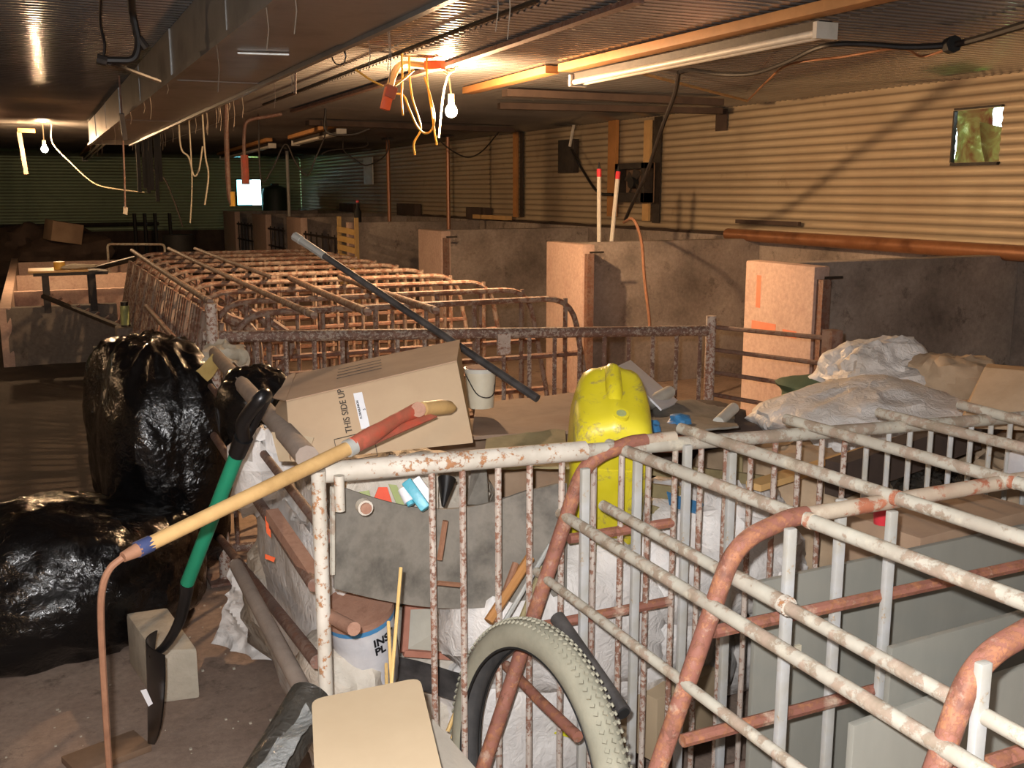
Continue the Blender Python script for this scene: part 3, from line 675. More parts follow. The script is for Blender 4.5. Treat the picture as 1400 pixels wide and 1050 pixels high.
t = thing('spray_can', 'yellow green spray can standing beside the stalls', 'can', P(172, 446, Y=8.9))
q = P(172, 446, Y=8.9); build('body', MB().tube([q, q + V((0, 0, .17))], .036, 12), 'olive_print', t); build('cap', MB().tube([q + V((0, 0, .17)), q + V((0, 0, .2))], .03, 12), 'tyre_black', t)
build('rim', MB().tube([q, q + V((0, 0, .012))], .039, 12), 'dark_iron', t)
t = thing('spray_can_stand', 'small flat stone under the yellow green spray can', 'stone', (q.x, q.y, .42)); build('body', MB().box(q.x - .08, q.x + .08, q.y - .1, q.y + .1, 0, q.z), 'block_concrete', t, bevel=.02)
t = thing('work_bench', 'small black metal bench with a cluttered orange board on top', 'bench', (.3, 10.6, .55))
z = .84
build('top', MB().box(-.02, .62, 10.35, 10.75, z, z + .03), 'dark_iron', t)
build('board', MB().box(-.06, .45, 10.33, 10.78, z + .03, z + .05), 'wood_pale', t, bevel=.004)
for (x, y) in ((.08, 10.4), (.48, 10.4), (.08, 10.7), (.48, 10.7)): build('leg', MB().beam((x, y, .5), (x, y, z), .06, .06, (1, 0, 0)), 'dark_iron', t)
single('yellow_cup', MB().tube([(.21, 10.5, z + .05), (.21, 10.5, z + .12)], .05, 12), 'yellow_cable', 'small round yellow tub on the bench board', 'tub')
single('rag', blob((.38, 10.5, z + .07), (.16, .1, .025), 3, .3, 20), 'cloth_white', 'pale rag lying on the bench board', 'rag')
for k, (a, b, l) in enumerate((((.05, 10.3, .66), (.66, 8.9, .48), 'dark notched rail sloping from the bench down to the stalls'), ((.5, 10.9, .85), (.88, 10.16, 1.0), 'dark notched rail rising from the bench to the far stalls'))):
    t = thing('notched_rail', l, 'rail', b); build('rail', MB().tube([a, b], .025, 6), 'dark_iron', t)
    for q in range(9): c = V(a).lerp(V(b), (q + .5) / 9); build('notch', MB().beam(c, c + V((.05, 0, .03)), .02, .02), 'brown_rust', t)
single('junk_heap', blob((.25, 19.6, .4), (.95, .8, .55), 8, .35, 40, 0, 2.2, .2), 'dark_board', 'dark heap of rubbish behind the low pen', 'heap')
single('brown_carton', MB().box(-.25, .25, -.2, .2, 0, .33), 'cardboard_dusty', 'brown carton tilted on the dark heap', 'box', xf=Matrix.Translation((.45, 18.9, .78)) @ Matrix.Rotation(.18, 4, 'Y') @ Matrix.Rotation(.3, 4, 'Z'), bevel=.006)
p0, p1 = P(148, 352, Y=16.6), P(226, 352, Y=16.6); gz = V((0, 0, p0.z))
single('hoop_rail', MB().tube(fillet([p0 - gz, p0 + V((0, 0, .2)), p1 + V((0, 0, .2)), p1 - gz], .06), .018, 8), 'dusty_pipe', 'low grey arched pipe rail beyond the low pen', 'rail')
single('dark_canister', MB().tube([(.42, 9.9, .12), (.58, 9.9, .12)], .11, 14), 'tyre_black', 'small black canister lying in front of the low pen', 'canister')
for k in range(4):
    p = P(186 + k * 14 + (k == 3) * 6, 330, Y=21)
    single('iron_stake', MB().tube([(p.x, 21, 0), (p.x, 21, 1.2)], .035, 6), 'tyre_black', '%s dark upright stake before the end wall, from the left' % ORD[k], 'stake')

# ------------------------------------------------------------------ far block of sow stalls
def divider(y):
    t = thing('stall_divider', 'rusty hooped stall divider, first behind the long barred gate', 'stall divider', (1.7, y, 0), 'hooped stall dividers behind the long gate')
    zt = 1.03
    build('hoop', MB().tube(fillet([(.62, y, .02), (.86, y, zt), (2.66, y, zt), (2.86, y, .02)], .16), .0162, 8), 'stall_pipe', t)
    build('rail', MB().tube([(.82, y, .42), (2.76, y, .42)], .017, 6), 'brown_rust', t)
    build('rail', MB().tube([(.78, y, .72), (2.72, y, .72)], .015, 6), 'brown_rust', t)
    for k in range(7):
        x = 1.0 + k * .27; build('bar', MB().tube([(x, y, .05), (x, y, zt)],   .011 if k % 2 else .014, 6), 'stall_pipe', t)
    build('brace', MB().tube(smooth([(.74, y + .02, .5), (.95, y + .05, .62), (1.12, y + .04, .86), (1.0, y + .02, 1.0)]), .02, 6), 'stall_pipe', t)
    return t
d0 = divider(4.95)
ys = [5.5, 6.08, 6.66, 7.24, 7.82, 8.4, 8.98, 9.56, 10.14]
for i, y in enumerate(ys): dup(d0, (1.7, y, 0), 'rusty hooped stall divider, %s behind the long barred gate' % ORD[i + 1])
# slanted fronts: bars between the dividers on the aisle side
def front(y):
    t = thing('slanted_gate', 'slanted barred stall front on the aisle side, nearest one', 'stall front', (.7, y, 0), 'slanted stall fronts along the left aisle')
    for k in range(5):
        yy = y + .08 + k * .1
        build('bar', MB().tube([(.60, yy, .03), (.80, yy + .0, .98)], .015, 6), 'stall_pipe', t)
    build('rail', MB().tube([(.72, y + .03, .55), (.72, y + .55, .55)], .014, 6), 'brown_rust', t)
    build('feeder_pipe', MB().tube(smooth([(.85, y + .3, .98), (.98, y + .3, .9), (1.0, y + .3, .7), (.9, y + .3, .45)]), .028, 8), 'stall_pipe', t)
    return t
f0 = front(4.97)
for i, y in enumerate(ys): 
    if i < 8: dup(f0, (.7, y + .02, 0), 'slanted barred stall front on the aisle side, %s from the near end' % ORD[i + 1])
def rail(a, b, r, mat, label, n='rail_pipe', cat='rail', ring=True, open_=True):
    t = thing(n, label, cat, b if V(b).y < V(a).y else a)
    build('pipe', MB().tube([a, V(a).lerp(V(b), .5) + V((0, 0, -.004)), b], r, 12), mat, t)
    if ring: build('weld_collar', MB().tube([V(b).lerp(V(a), .02), V(b).lerp(V(a), .03)], r * 1.18, 12), mat, t)
    return t
rail((.84, 10.3, 1.06), (.78, 5.25, 1.06), .017, 'stall_pipe', 'long rusty pipe along the outer top corner of the far stalls')
rail((.70, 7.7, .8), (.66, 4.9, .8), .016, 'brown_rust', 'thin rusty rail lower down the slanted stall fronts')
rail((1.17, 10.3, 1.07), (1.09, 4.4, 1.07), .016, 'stall_pipe', 'long pipe across the far stall tops, second from the aisle')
rail((1.40, 10.2, 1.07), (1.36, 6.5, 1.07), .015, 'stall_pipe', 'pipe across the farthest stall tops, ending halfway')
rail((1.42, 6.3, 1.08), (1.34, 4.42, 1.07), .018, 'stall_pipe', 'pale open-ended pipe across the stall tops just behind the gate, left one')
rail((1.72, 6.25, 1.08), (1.64, 4.35, 1.07), .017, 'stall_pipe', 'grey open-ended pipe across the stall tops crossed by the long dark rod')

# dark rod with a metal tip sticking out over the stalls
a, b = P(403, 323, Y=3.55), P(735, 545, Y=2.66)
t = thing('dark_rod', 'long dark tool pole with a metal tip lying across the stalls and gate', 'pole', b)
build('shaft', MB().tube([a.lerp(b, .02), b], .011, 8, r2=.013), 'hose_black', t)
build('ferrule', MB().tube([a.lerp(b, .015), a.lerp(b, .14)], .0135, 8), 'aluminium', t, 'scuffed metal ferrule')
build('tip', MB().tube([a, a.lerp(b, .03)], .016, 8), 'aluminium', t)

# ------------------------------------------------------------------ the rubbish pen: its gates and fences
GZ = 1.03
# far gate (long barred gate)
A, B = V((.62, 4.28, 1.0)), P(972, 447, z=.98)
A = P(288, 460, Y=4.25); Bq = P(972, 452, Y=3.85)
t = thing('barred_gate', 'long flaking barred gate at the back of the rubbish pen', 'gate', (A.x, A.y, 0))
build('top_rail', MB().tube([A + V((-.03, 0, 0)), Bq], .024, 10), 'gate_flaking', t)
build('bottom_rail', MB().tube([V((A.x, A.y, .12)), V((Bq.x, Bq.y, .12))], .02, 8), 'gate_flaking', t)
n = 19
for k in range(n):
    q = A.lerp(Bq, (k + .55) / n); build('bar', MB().tube([(q.x, q.y, .12), q], .0105, 6), 'gate_flaking', t)
build('latch_lug', MB().box(A.lerp(Bq, .55).x - .03, A.lerp(Bq, .55).x + .03, A.lerp(Bq, .55).y - .035, A.lerp(Bq, .55).y - .02, A.lerp(Bq, .55).z - .09, A.lerp(Bq, .55).z), 'white_flaking', t)
t = thing('fence_post', 'flaking white post at the left end of the long barred gate', 'post', (A.x - .0, A.y - .05, 0))
build('pipe', MB().tube([(A.x, A.y - .05, 0), (A.x, A.y - .05, P(290, 415, Y=4.2).z)], .024, 12), 'white_flaking', t)
build('base_plate', MB().box(A.x - .07, A.x + .07, A.y - .12, A.y + .02, 0, .012), 'brown_rust', t)
t = thing('fence_post', 'speckled post at the right end of the long barred gate', 'post', (Bq.x, Bq.y, 0))
build('pipe', MB().tube([(Bq.x, Bq.y, 0), (Bq.x, Bq.y, P(970, 432, Y=Bq.y).z)], .024, 12), 'white_flaking', t)
build('base_plate', MB().box(Bq.x - .07, Bq.x + .07, Bq.y - .07, Bq.y + .07, 0, .012), 'brown_rust', t)
# gate of horizontal rods, to the right of it
C_ = P(1138, 458, Y=3.15)
t = thing('rod_gate', 'brown gate of horizontal rods before the pink lit pen partition', 'gate', (C_.x, C_.y, 0))
build('post', MB().box(C_.x - .028, C_.x + .028, C_.y - .028, C_.y + .028, 0, C_.z + .02), 'brown_rust', t)
for k in range(8):
    z = -.005 - k * .105
    build('rod', MB().tube([V((Bq.x + .02, Bq.y, Bq.z + .02 + z)), V((C_.x, C_.y, C_.z - .01 + z))], .010, 6), 'brown_rust', t)
# side fence on the aisle: post to corner
G0 = P(443, 648, Y=2.02); G0.z = 1.03
sfp = [((292, 482), (420, 625), .025, 'grey_pipe', 'top_rail'), ((288, 528), (450, 735), .012, 'brown_rust', 'rail'), ((290, 592), (430, 800), .015, 'brown_rust', 'rail'),
       ((300, 735), (434, 905), .016, 'brown_rust', 'rail')]
t = thing('side_fence', 'rusty pipe fence along the aisle side of the rubbish pen', 'fence', (.52, 2.1, 0))
for (a, b, r, m, nm) in sfp: build(nm, MB().tube([P(a[0], a[1], Y=4.15), P(b[0], b[1], Y=2.06)], r, 10), m, t)
single('leaning_pipe', MB().tube([P(323, 773, Y=2.95), P(425, 965, Y=1.98)], .02, 12), 'grey_pipe', 'thick grey pipe leaning low against the side fence', 'pipe')
single('plank', MB().beam(P(372, 703, Y=2.45), P(432, 792, Y=2.1), .03, .028), 'lid_rust', 'short square rusty bar behind the corner post', 'bar')
# front gate G1
t = thing('front_gate', 'white gate with heavy rust spots and thin bars across the front of the rubbish pen', 'gate', (G0.x, G0.y, 0))
E1 = P(800, 616, Y=1.98); q = P(1400, 570, Y=1.93); E2 = E1 + (q - E1) * 1.15
build('top_rail', MB().tube([G0 + V((.0, 0, 0)), E1], .0225, 14), 'white_rusted', t)
build('top_rail', MB().tube([E1 - V((.02, 0, 0)), E2], .0170, 12), 'dusty_pipe', t, 'dusty cream continuation of the top rail')
build('bottom_rail', MB().tube([(G0.x, 2.0, .1), (2.9, 1.98, .1)], .02, 10), 'brown_rust', t)
xsb = [590, 632, 681, 724, 768]
for k, px in enumerate(xsb):
    p = P(px, 640, Y=2.0); build('bar', MB().tube([(p.x, 2.0, .1), (p.x, 2.0, 1.02)], .0075, 8), 'white_flaking', t)
x = P(768, 640, Y=2.0).x
k = 0
while x < 2.8:
    x += .072; k += 1
    q = E1 + (E2 - E1) * ((x - E1.x) / (E2.x - E1.x))
    build('bar', MB().tube([(x, q.y, .1), (x, q.y, q.z)], .0072, 8), 'white_flaking' if k < 12 else 'galvanised_bar', t)
t = thing('corner_post', 'white corner post of the front gate with rust spots', 'post', (G0.x - .03, G0.y, 0))
build('pipe', MB().tube([(G0.x - .012, G0.y + .0, 0), (G0.x - .012, G0.y, 1.035)], .0155, 14), 'white_rusted', t)
build('hinge_pin', MB().tube([(G0.x + .022, G0.y - .035, .955), (G0.x + .022, G0.y - .035, 1.03)], .011, 10), 'white_rusted', t)
build('stub_pipe', MB().tube([(G0.x + .005, G0.y + .05, .70), P(588, 795, Y=2.0) * 0 + P(484, 860, Y=1.9)], .0145, 12), 'lid_rust', t, 'short stub pipe with a rusty end')
build('eye_lug', MB().tube([(G0.x + .075, G0.y - .04, .955), (G0.x + .075, G0.y - .02, .955)], .0165, 14), 'white_rusted', t)
build('eye_cap', MB().tube([(G0.x + .075, G0.y - .046, .955), (G0.x + .075, G0.y - .038, .955)], .012, 12), 'lid_rust', t)

# ------------------------------------------------------------------ near stalls
SX = 1.16
def near_div(y, label, zt=1.03, red='red_rust', x1=3.1):
    t = thing('stall_divider', label, 'stall divider', (SX, y, 0), 'near stall dividers')
    build('leg', MB().tube(fillet([(.74, y, .02), (1.10, y, zt - .03), (1.22, y, zt), (1.26, y, zt)], .17, 8), .0172, 14), red, t, 'rust red slanted leg')
    build('top_rail', MB().tube([(1.24, y, zt), (x1, y, zt)], .0155, 14), 'hoop_top', t)
    build('mid_rail', MB().tube([(1.06, y, .82), (x1, y, .82)], .0125, 8), 'red_rust', t)
    build('mid_rail', MB().tube([(1.0, y, .62), (x1, y, .62)], .0125, 8), 'red_rust', t)
    return t
near_div(1.975, 'rusty red hooped stall divider, farthest, beside the yellow can', 1.03, 'red_rust', 1.34)
near_div(1.42, 'rusty red hooped stall divider in the middle of the near stalls', 1.012)
near_div(.90, 'rusty red hooped stall divider nearest to the camera', 1.012)
def nrail(x, z, y0, r, mat, label, y1=-.3, joint=None):
    t = thing('long_pipe', label, 'pipe', (x, y1, z))
    build('pipe', MB().tube([(x, y0, z), (x, (y0 + y1) / 2, z - .004), (x, y1, z)], r, 14), mat, t)
    if joint: build('coupling', MB().tube([(x, joint, z), (x, joint - .13, z)], r * 1.3, 14), mat, t); build('coupling_ring', MB().tube([(x, joint - .13, z), (x, joint - .145, z)], r * 1.42, 14), 'white_rusted', t)
    return t
for (x0, y0, xe, ye, l) in ((832, 612, 1228, 764, 'first from the yellow can'), (930, 590, 1228, 687, 'second from the yellow can'), (1074, 577, 1400, 668, 'third from the yellow can'), (1200, 568, 1400, 617, 'fourth from the yellow can'), (1311, 557, 1400, 580, 'farthest right')):
    a = P(x0, y0, Y=2.03); b = P(xe, ye, z=a.z - .008); d = (b - a) / (a.y - b.y); b = a + d * (a.y + .3)
    t = thing('long_pipe', 'dusty cream top pipe of the near stalls, ' + l, 'pipe', b)
    a = a + V((0, 0, .008)); b = b + V((0, 0, .008))
    build('pipe', MB().tube([a, a.lerp(b, .5), b], .0138, 14), 'dusty_pipe', t)
    build('weld_collar', MB().tube([a.lerp(b, .27), a.lerp(b, .275)], .0155, 14), 'hoop_top', t)
nrail(1.105, .915, 1.9, .0118, 'dusty_pipe', 'upper of two side pipes below the top, with a coupling', joint=1.42)
nrail(1.05, .875, 2.0, .0128, 'dusty_pipe', 'lower of two side pipes below the top, ending at the rubber sheet')
nrail(1.0, .735, 2.02, .0105, 'dusty_pipe', 'thinner side pipe running behind the tyre')
nrail(.95, .485, 2.08, .0125, 'red_rust', 'short red and grey side pipe seen through the tyre', y1=1.72)
def vbars(pts, r, mat, label, n='upright_bars'):
    for k, (p, l) in enumerate(pts):
        single('upright_bar', MB().beam((p[0], p[1], .05), (p[0], p[1], p[2]), r * 1.9, r * 1.3, (0, 1, 0)), mat, l, 'bar', 'pale upright bars of the near stalls', bevel=.003)
def tp(px, py, **k): q = P(px, py, **k); return (q.x, q.y, q.z)
vb = []
for (px, py, kw, nm) in ((872, 622, dict(Y=1.95), 'pale upright bar crossing the yellow can'), (940, 608, dict(Y=1.95), 'pale upright bar second right of the yellow can'),
                     (1001, 618, dict(X=1.46), 'pale upright bar under the second top pipe'), (1220, 698, dict(X=1.46), 'wide pale upright bar right of the red cup'),
                     (1081, 722, dict(X=1.18), 'pale upright bar just right of the middle red bend'), (1151, 682, dict(Y=1.44), 'pale upright bar hanging from the middle divider'),
                     (1345, 905, dict(X=1.10), 'pale upright bar at the nearest red bend'), (800, 640, dict(Y=1.93), 'white upright bar in front of the left edge of the yellow can')):
    vb.append((tp(px, py, **kw), nm))
vbars(vb, .0108, 'galvanised_bar', '')
# grey solid panels
def panel(x0, y0, Y0, x1, y1, Y1, lab, slot=False):
    a = P(x0, y0, Y=Y0); b = P(x1, y1, Y=Y1); b = a + (b - a) * ((2.85 - a.x) / (b.x - a.x)); b.z = a.z + (b.z - a.z) * .3
    th = V((0, .014, 0)); g = lambda p: V((p.x, p.y, .01))
    t = thing('divider_board', lab, 'panel', g(a))
    build('sheet', MB().hexa([g(a), g(b), g(b) + th, g(a) + th, a, b, b + th, a + th]), 'panel_grey', t, bevel=.002)
    if slot:
        q = a.lerp(b, .07) - V((0, 0, .18)); build('handle_slot', MB().box(q.x, q.x + .016, q.y - .006, q.y + .004, q.z - .03, q.z + .02), 'cream_bucket', t)
panel(1036, 797, 1.60, 1400, 728, 1.64, 'large grey sheet panel standing inside the near stalls', True)
panel(1220, 887, 1.33, 1400, 850, 1.36, 'grey sheet panel with its top edge halfway down, in the near stalls')
panel(1168, 993, 1.10, 1400, 927, 1.14, 'low grey sheet panel nearest to the camera in the near stalls')

# ------------------------------------------------------------------ rubbish inside the pen
def boxq(name, fl4, bk4, mat, label, cat, flaps=None, bevel=.004):
    """carton from its front (bl br tr tl) and back (bl br tr tl) corners"""
    c = [V(p) for p in fl4 + bk4]; ct = sum(c, V()) / 8
    t = thing(name, label, cat, (ct.x, ct.y, min(p.z for p in c)))
    build('body', MB().hexa([c[0], c[1], c[5], c[4], c[3], c[2], c[6], c[7]]), mat, t, bevel=bevel)
    return t, c
# sacks and cartons that fill the pen from the floor up
fill = [((.95, 2.55, .22), (.36, .3, .24), 'white_sack_dirty', 'dirty white sack at the bottom of the pen under the rubber sheet'),
        ((1.55, 2.6, .25), (.38, .32, .28), 'white_sack', 'large white woven sack seen through the front gate bars'),
        ((2.1, 2.7, .27), (.36, .36, .28), 'white_sack', 'white woven sack in the right of the rubbish pen'),
        ((.9, 3.2, .26), (.34, .34, .3), 'white_sack_dirty', 'dirty white sack deep in the left of the pen'),
        ((1.55, 3.3, .3), (.42, .36, .34), 'paper_bag', 'brown paper bag deep in the middle of the pen'),
        ((2.2, 3.35, .3), (.36, .3, .34), 'paper_bag', 'brown paper bag near the speckled post'),
        ((1.18, 2.28, .52), (.3, .22, .2), 'white_sack', 'white sack hanging out below the rubber sheet'),
        ((1.62, 2.32, .6), (.32, .24, .2), 'white_sack', 'crumpled white sack right under the yellow can'),
        ((2.05, 2.4, .62), (.28, .26, .2), 'paper_bag', 'brown bag right of the yellow can'),
        ((1.35, 2.85, .72), (.34, .3, .16), 'cardboard_dusty', 'crushed brown carton beneath the flat board'),
        ((.88, 2.65, .68), (.26, .26, .2), 'white_sack_dirty', 'dusty white sack under the big carton'),
        ((1.95, 2.95, .72), (.34, .3, .15), 'dark_board', 'dark flattened bag beyond the yellow can')]
for i, (c, r, m, l) in enumerate(fill):
    single('rubbish_sack', blob(c, r, i + 20, .12, 44, .01, 2.8, .1), m, l, 'sack', 'rubbish filling the pen')
# white sack against the side fence (seen through its rails)
single('feed_sack', blob((.665, 2.78, .42), (.09, .45, .37), 41, .10, 60, .02, 4, .16), 'white_sack', 'upright white feed sack behind the side fence rails', 'sack')
single('feed_sack', blob((.80, 3.35, .45), (.14, .35, .32), 42, .1, 40, .02, 3, .1), 'white_sack_dirty', 'grey white sack behind the upper side fence rails', 'sack')
single('torn_sack', sheet(P(290, 880, z=.03), P(392, 915, z=.02), P(385, 770, Y=3.3), P(325, 765, Y=3.5), .05, 44, 30, 30, .003, 1.2, 9), 'white_sack', 'crumpled torn white sack on the floor beside the fence', 'sack')
single('plastic_scrap', blob(P(360, 640, Y=3.0), (.09, .12, .13), 45, .2, 30, None, 2.5, .25), 'white_sack', 'crumpled white plastic between the side fence rails', 'plastic bag')
single('orange_tag', MB().slab(P(362, 705, Y=2.6), P(369, 712, Y=2.6), P(370, 735, Y=2.6), P(364, 728, Y=2.6), .004), 'orange_plastic', 'small orange strip on the sack behind the fence, upper one', 'strip')
single('orange_tag', MB().slab(P(362, 757, Y=2.6), P(376, 762, Y=2.6), P(374, 768, Y=2.6), P(362, 763, Y=2.6), .004), 'orange_plastic', 'small orange strip on the sack behind the fence, lower one', 'strip')
# big carton THIS SIDE UP
f4 = [P(398, 632, Y=2.28), P(648, 606, Y=2.22), P(625, 494, Y=2.34), P(391, 549, Y=2.40)]
b4 = [P(398, 632, Y=2.28) + V((-.0, .3, .03)), P(648, 606, Y=2.22) + V((.03, .3, .05)), P(629, 466, Y=2.66), P(405, 513, Y=2.72)]
t, c = boxq('cardboard_box', f4, b4, 'cardboard', 'large brown cardboard box reading this side up, tilted on the rubbish', 'box')
ux = (c[2] - c[3]).normalized(); uy = (c[3] - c[0]).normalized(); nz = ux.cross(uy).normalized(); uy = nz.cross(ux)
if nz.y > 0: nz = -nz
LF = nz * .0035
build('top_flap', MB().slab(c[3] + uy * .003, c[2] + uy * .003, c[6] + V((0, 0, .004)), c[7] + V((0, 0, .004)), .003), 'cardboard_dusty', t, 'dusty top flap')
fl_o = P(373, 545, Y=2.5)
build('side_flap', sheet(c[3] + V((0, 0, .003)), fl_o, P(396, 515, Y=2.66), c[7], .004, 5, 8, 8, .003), 'cardboard_dusty', t)
build('torn_flap', sheet(P(372, 592, Y=2.36), P(430, 600, Y=2.30), P(418, 632, Y=2.3), P(382, 632, Y=2.3), .006, 6, 8, 8, .003), 'cardboard_new', t)
def on_front(px, py):  # point of the printed face seen at that pixel
    r = FW + RT * ((px - 700) / F) - UP * ((py - 525) / F); n_ = nz; k_ = (c[3] - O).dot(n_) / r.dot(n_); return O + r * k_ + LF
a, b = on_front(482, 592), on_front(470, 536); td = (b - a).normalized()
text('printed_text', 'THIS SIDE UP', (b - a).length / 5.3 * .98, a, td, (-nz).cross(td) if (-nz).cross(td).dot(ux) < 0 else nz.cross(td), 'ink', t, 'THIS SIDE UP in dark print')
q = [on_front(*p) for p in ((494, 588), (506, 585), (495, 537), (483, 539))]
st = build('sticker', MB().slab(q[0], q[1], q[2], q[3], .0008), 'label_white', t)
a, b = on_front(495.5, 574), on_front(489.5, 548); td2 = (b - a).normalized(); yd2 = (-nz).cross(td2) if (-nz).cross(td2).dot(ux) < 0 else nz.cross(td2)
text('sticker_text', 'FLORABUNION', (b - a).length / 7.2, a + LF * .5, td2, yd2, 'ink_black', st)
a = on_front(500, 562); text('sticker_text', '5', .009, a + LF * .5, td2, yd2, 'ink_black', st)
fr = [on_front(*p) for p in ((457, 602), (510, 589), (516, 624), (463, 633))]
pb = MB()
for i in range(4): pb.beam(fr[i], fr[(i + 1) % 4], .0015, .0012, nz)
build('printed_frame', pb, 'ink', t)
tm = (c[3] + c[2]) / 2
tf = MB(); T0, T1 = c[3].lerp(c[2], .28), c[3].lerp(c[2], .55); dd = (c[7] - c[3])
for k in range(4): tf.beam(T0 + dd * (.3 + .12 * k) + V((0, 0, .009)), T1 + dd * (.3 + .12 * k) + V((0, 0, .009)), .004, .001)
build('printed_panel', tf, 'ink', t)
# cream bucket behind the box
bc = P(657, 556, Y=2.95)
t = thing('cream_bucket', 'small cream paint bucket standing right of the big carton', 'bucket', bc)
build('body', MB().tube([bc, bc + V((0, 0, .125))], .042, 20, r2=.050), 'cream_bucket', t)
build('rim', MB().tube([bc + V((0, 0, .115)), bc + V((0, 0, .127))], .053, 20), 'pvc_white', t)
build('dried_paint', MB().tube([bc + V((0, 0, .127)), bc + V((0, 0, .13))], .047, 18), 'lid_rust', t)
build('handle', MB().tube(smooth([bc + V((-.052, 0, .11)), bc + V((-.03, -.05, .05)), bc + V((.02, -.052, .045)), bc + V((.052, 0, .11))]), .002, 5), 'dark_iron', t)
# boards on top of the rubbish
single('hardboard_sheet', sheet(P(645, 598, Y=2.55), P(790, 590, Y=2.6), P(800, 535, Y=3.2), P(650, 553, Y=3.2), .006, 3, 14, 10, .01), 'brown_board', 'dusty brown hardboard sheet between the big carton and the yellow can', 'board')
single('crumpled_card', sheet(P(664, 640, Y=2.25), P(782, 640, Y=2.2), P(772, 588, Y=2.5), P(664, 600, Y=2.5), .012, 13, 14, 10, .006), 'moss_board', 'yellowish crumpled card right of the big carton', 'card')
single('rubber_flap', MB().slab(P(648, 625, Y=2.35), P(665, 630, Y=2.3), P(668, 690, Y=2.3), P(640, 690, Y=2.3), .004), 'rubber', 'dark flap hanging below the big carton', 'flap')
# rubber sheet behind the front gate
def rub(u, v):
    x0, x1 = 457, 775
    px = x0 + (x1 - x0) * u
    top = 662 + 40 * math.sin(math.pi * min(1, u * 1.02)) - 12 * u; bot = 790 + 42 * math.sin(math.pi * min(1, .12 + u * .75) * .95)
    if u > .82: top += (u - .82) * 60
    py = top + (bot - top) * v
    return P(px, py, Y=2.07 + .06 * math.sin(u * 3.1) + .03 * (1 - v))
rm = MB().grid(rub, 30, 12); r2_ = MB().grid(lambda u, v: rub(u, v) + V((0, .008, 0)), 30, 12); k = len(rm.v); rm.v += r2_.v; rm.f += [tuple(i + k for i in reversed(f)) for f in r2_.f]
w_ = 31; rim = list(range(30)) + [30 + j * w_ for j in range(12)] + [12 * w_ + i for i in range(30, 0, -1)] + [j * w_ for j in range(12, 0, -1)]
for i in range(len(rim)): p, q = rim[i], rim[(i + 1) % len(rim)]; rm.f.append((p, q, q + k, p + k))
t = thing('rubber_sheet', 'large dark grey curved rubber sheet hanging behind the front gate', 'sheet', P(600, 825, Y=2.1))
build('sheet', rm, 'rubber', t)
build('rust_streak', MB().tube([P(609, 712, Y=2.055), P(601, 765, Y=2.055)], .007, 6), 'rust_rod', t)
build('rust_streak', MB().tube([P(598, 797, Y=2.055), P(628, 800, Y=2.055)], .006, 6), 'rust_rod', t)
build('edge_trim', MB().tube([P(455, 665, Y=2.04), P(455, 785, Y=2.04)], .006, 6), 'dusty_pipe', t)
# printed bag, remote and blue brush above the rubber sheet
t = thing('printed_bag', 'crumpled printed plastic bag with a red patch above the rubber sheet', 'bag', P(510, 690, Y=2.2))
build('film', sheet(P(470, 720, Y=2.22), P(600, 725, Y=2.22), P(598, 645, Y=2.26), P(476, 645, Y=2.26), .01, 15, 20, 12, .002), 'white_sack_dirty', t)
build('red_patch', sheet(P(508, 690, Y=2.19), P(538, 692, Y=2.19), P(530, 666, Y=2.2), P(518, 666, Y=2.2), .004, 3, 8, 8, .002), 'red_print', t)
build('green_patch', sheet(P(544, 694, Y=2.19), P(558, 696, Y=2.19), P(542, 663, Y=2.2), P(531, 662, Y=2.2), .004, 7, 6, 8, .002), 'olive_print', t)
build('green_patch', sheet(P(486, 682, Y=2.19), P(508, 686, Y=2.19), P(505, 670, Y=2.2), P(492, 672, Y=2.2), .004, 8, 6, 8, .002), 'olive_print', t)
t = thing('white_bottle', 'small white bottle tipped over the printed bag', 'bottle', P(560, 690, Y=2.1))
a, b = P(551, 668, Y=2.12), P(560, 686, Y=2.10)
build('body', MB().tube([a, b], .013, 12), 'label_white', t); build('cap', MB().tube([b, b.lerp(a, -.25)], .009, 10), 'cyan_plastic', t)
t = thing('blue_brush', 'light blue plastic brush wedged above the rubber sheet', 'brush', P(575, 690, Y=2.1))
build('back', MB().beam(P(556, 658, Y=2.13), P(583, 696, Y=2.09), .025, .045, (0, 1, .3)), 'cyan_plastic', t, bevel=.005)
build('bristles', MB().beam(P(566, 656, Y=2.125), P(588, 686, Y=2.095), .03, .02, (0, 1, .3)), 'label_white', t)
single('black_funnel', MB().tube([P(611, 655, Y=2.16), P(606, 692, Y=2.12)], .022, 12, r2=.004), 'black_plastic', 'black pointed funnel hanging under the gate rail', 'funnel')
# paint bucket INST
ax = (P(515, 925, Y=2.28) - P(490, 822, Y=2.32)).normalized(); top = P(489, 830, Y=2.28)
axu = (-ax + V((-.08, -.42, .1))).normalized()
t = thing('paint_bucket', 'white plastic bucket with a rust covered lid and black lettering behind the front gate', 'bucket', top - axu * .2)
build('body', MB().tube([top - axu * .21, top], .072, 28, r2=.085), 'bucket_white', t)
build('blue_band', MB().tube([top - axu * .026, top - axu * .012], .0862, 28), 'blue_plastic', t)
build('lid', MB().tube([top - axu * .012, top + axu * .006], .088, 28), 'lid_rust', t)
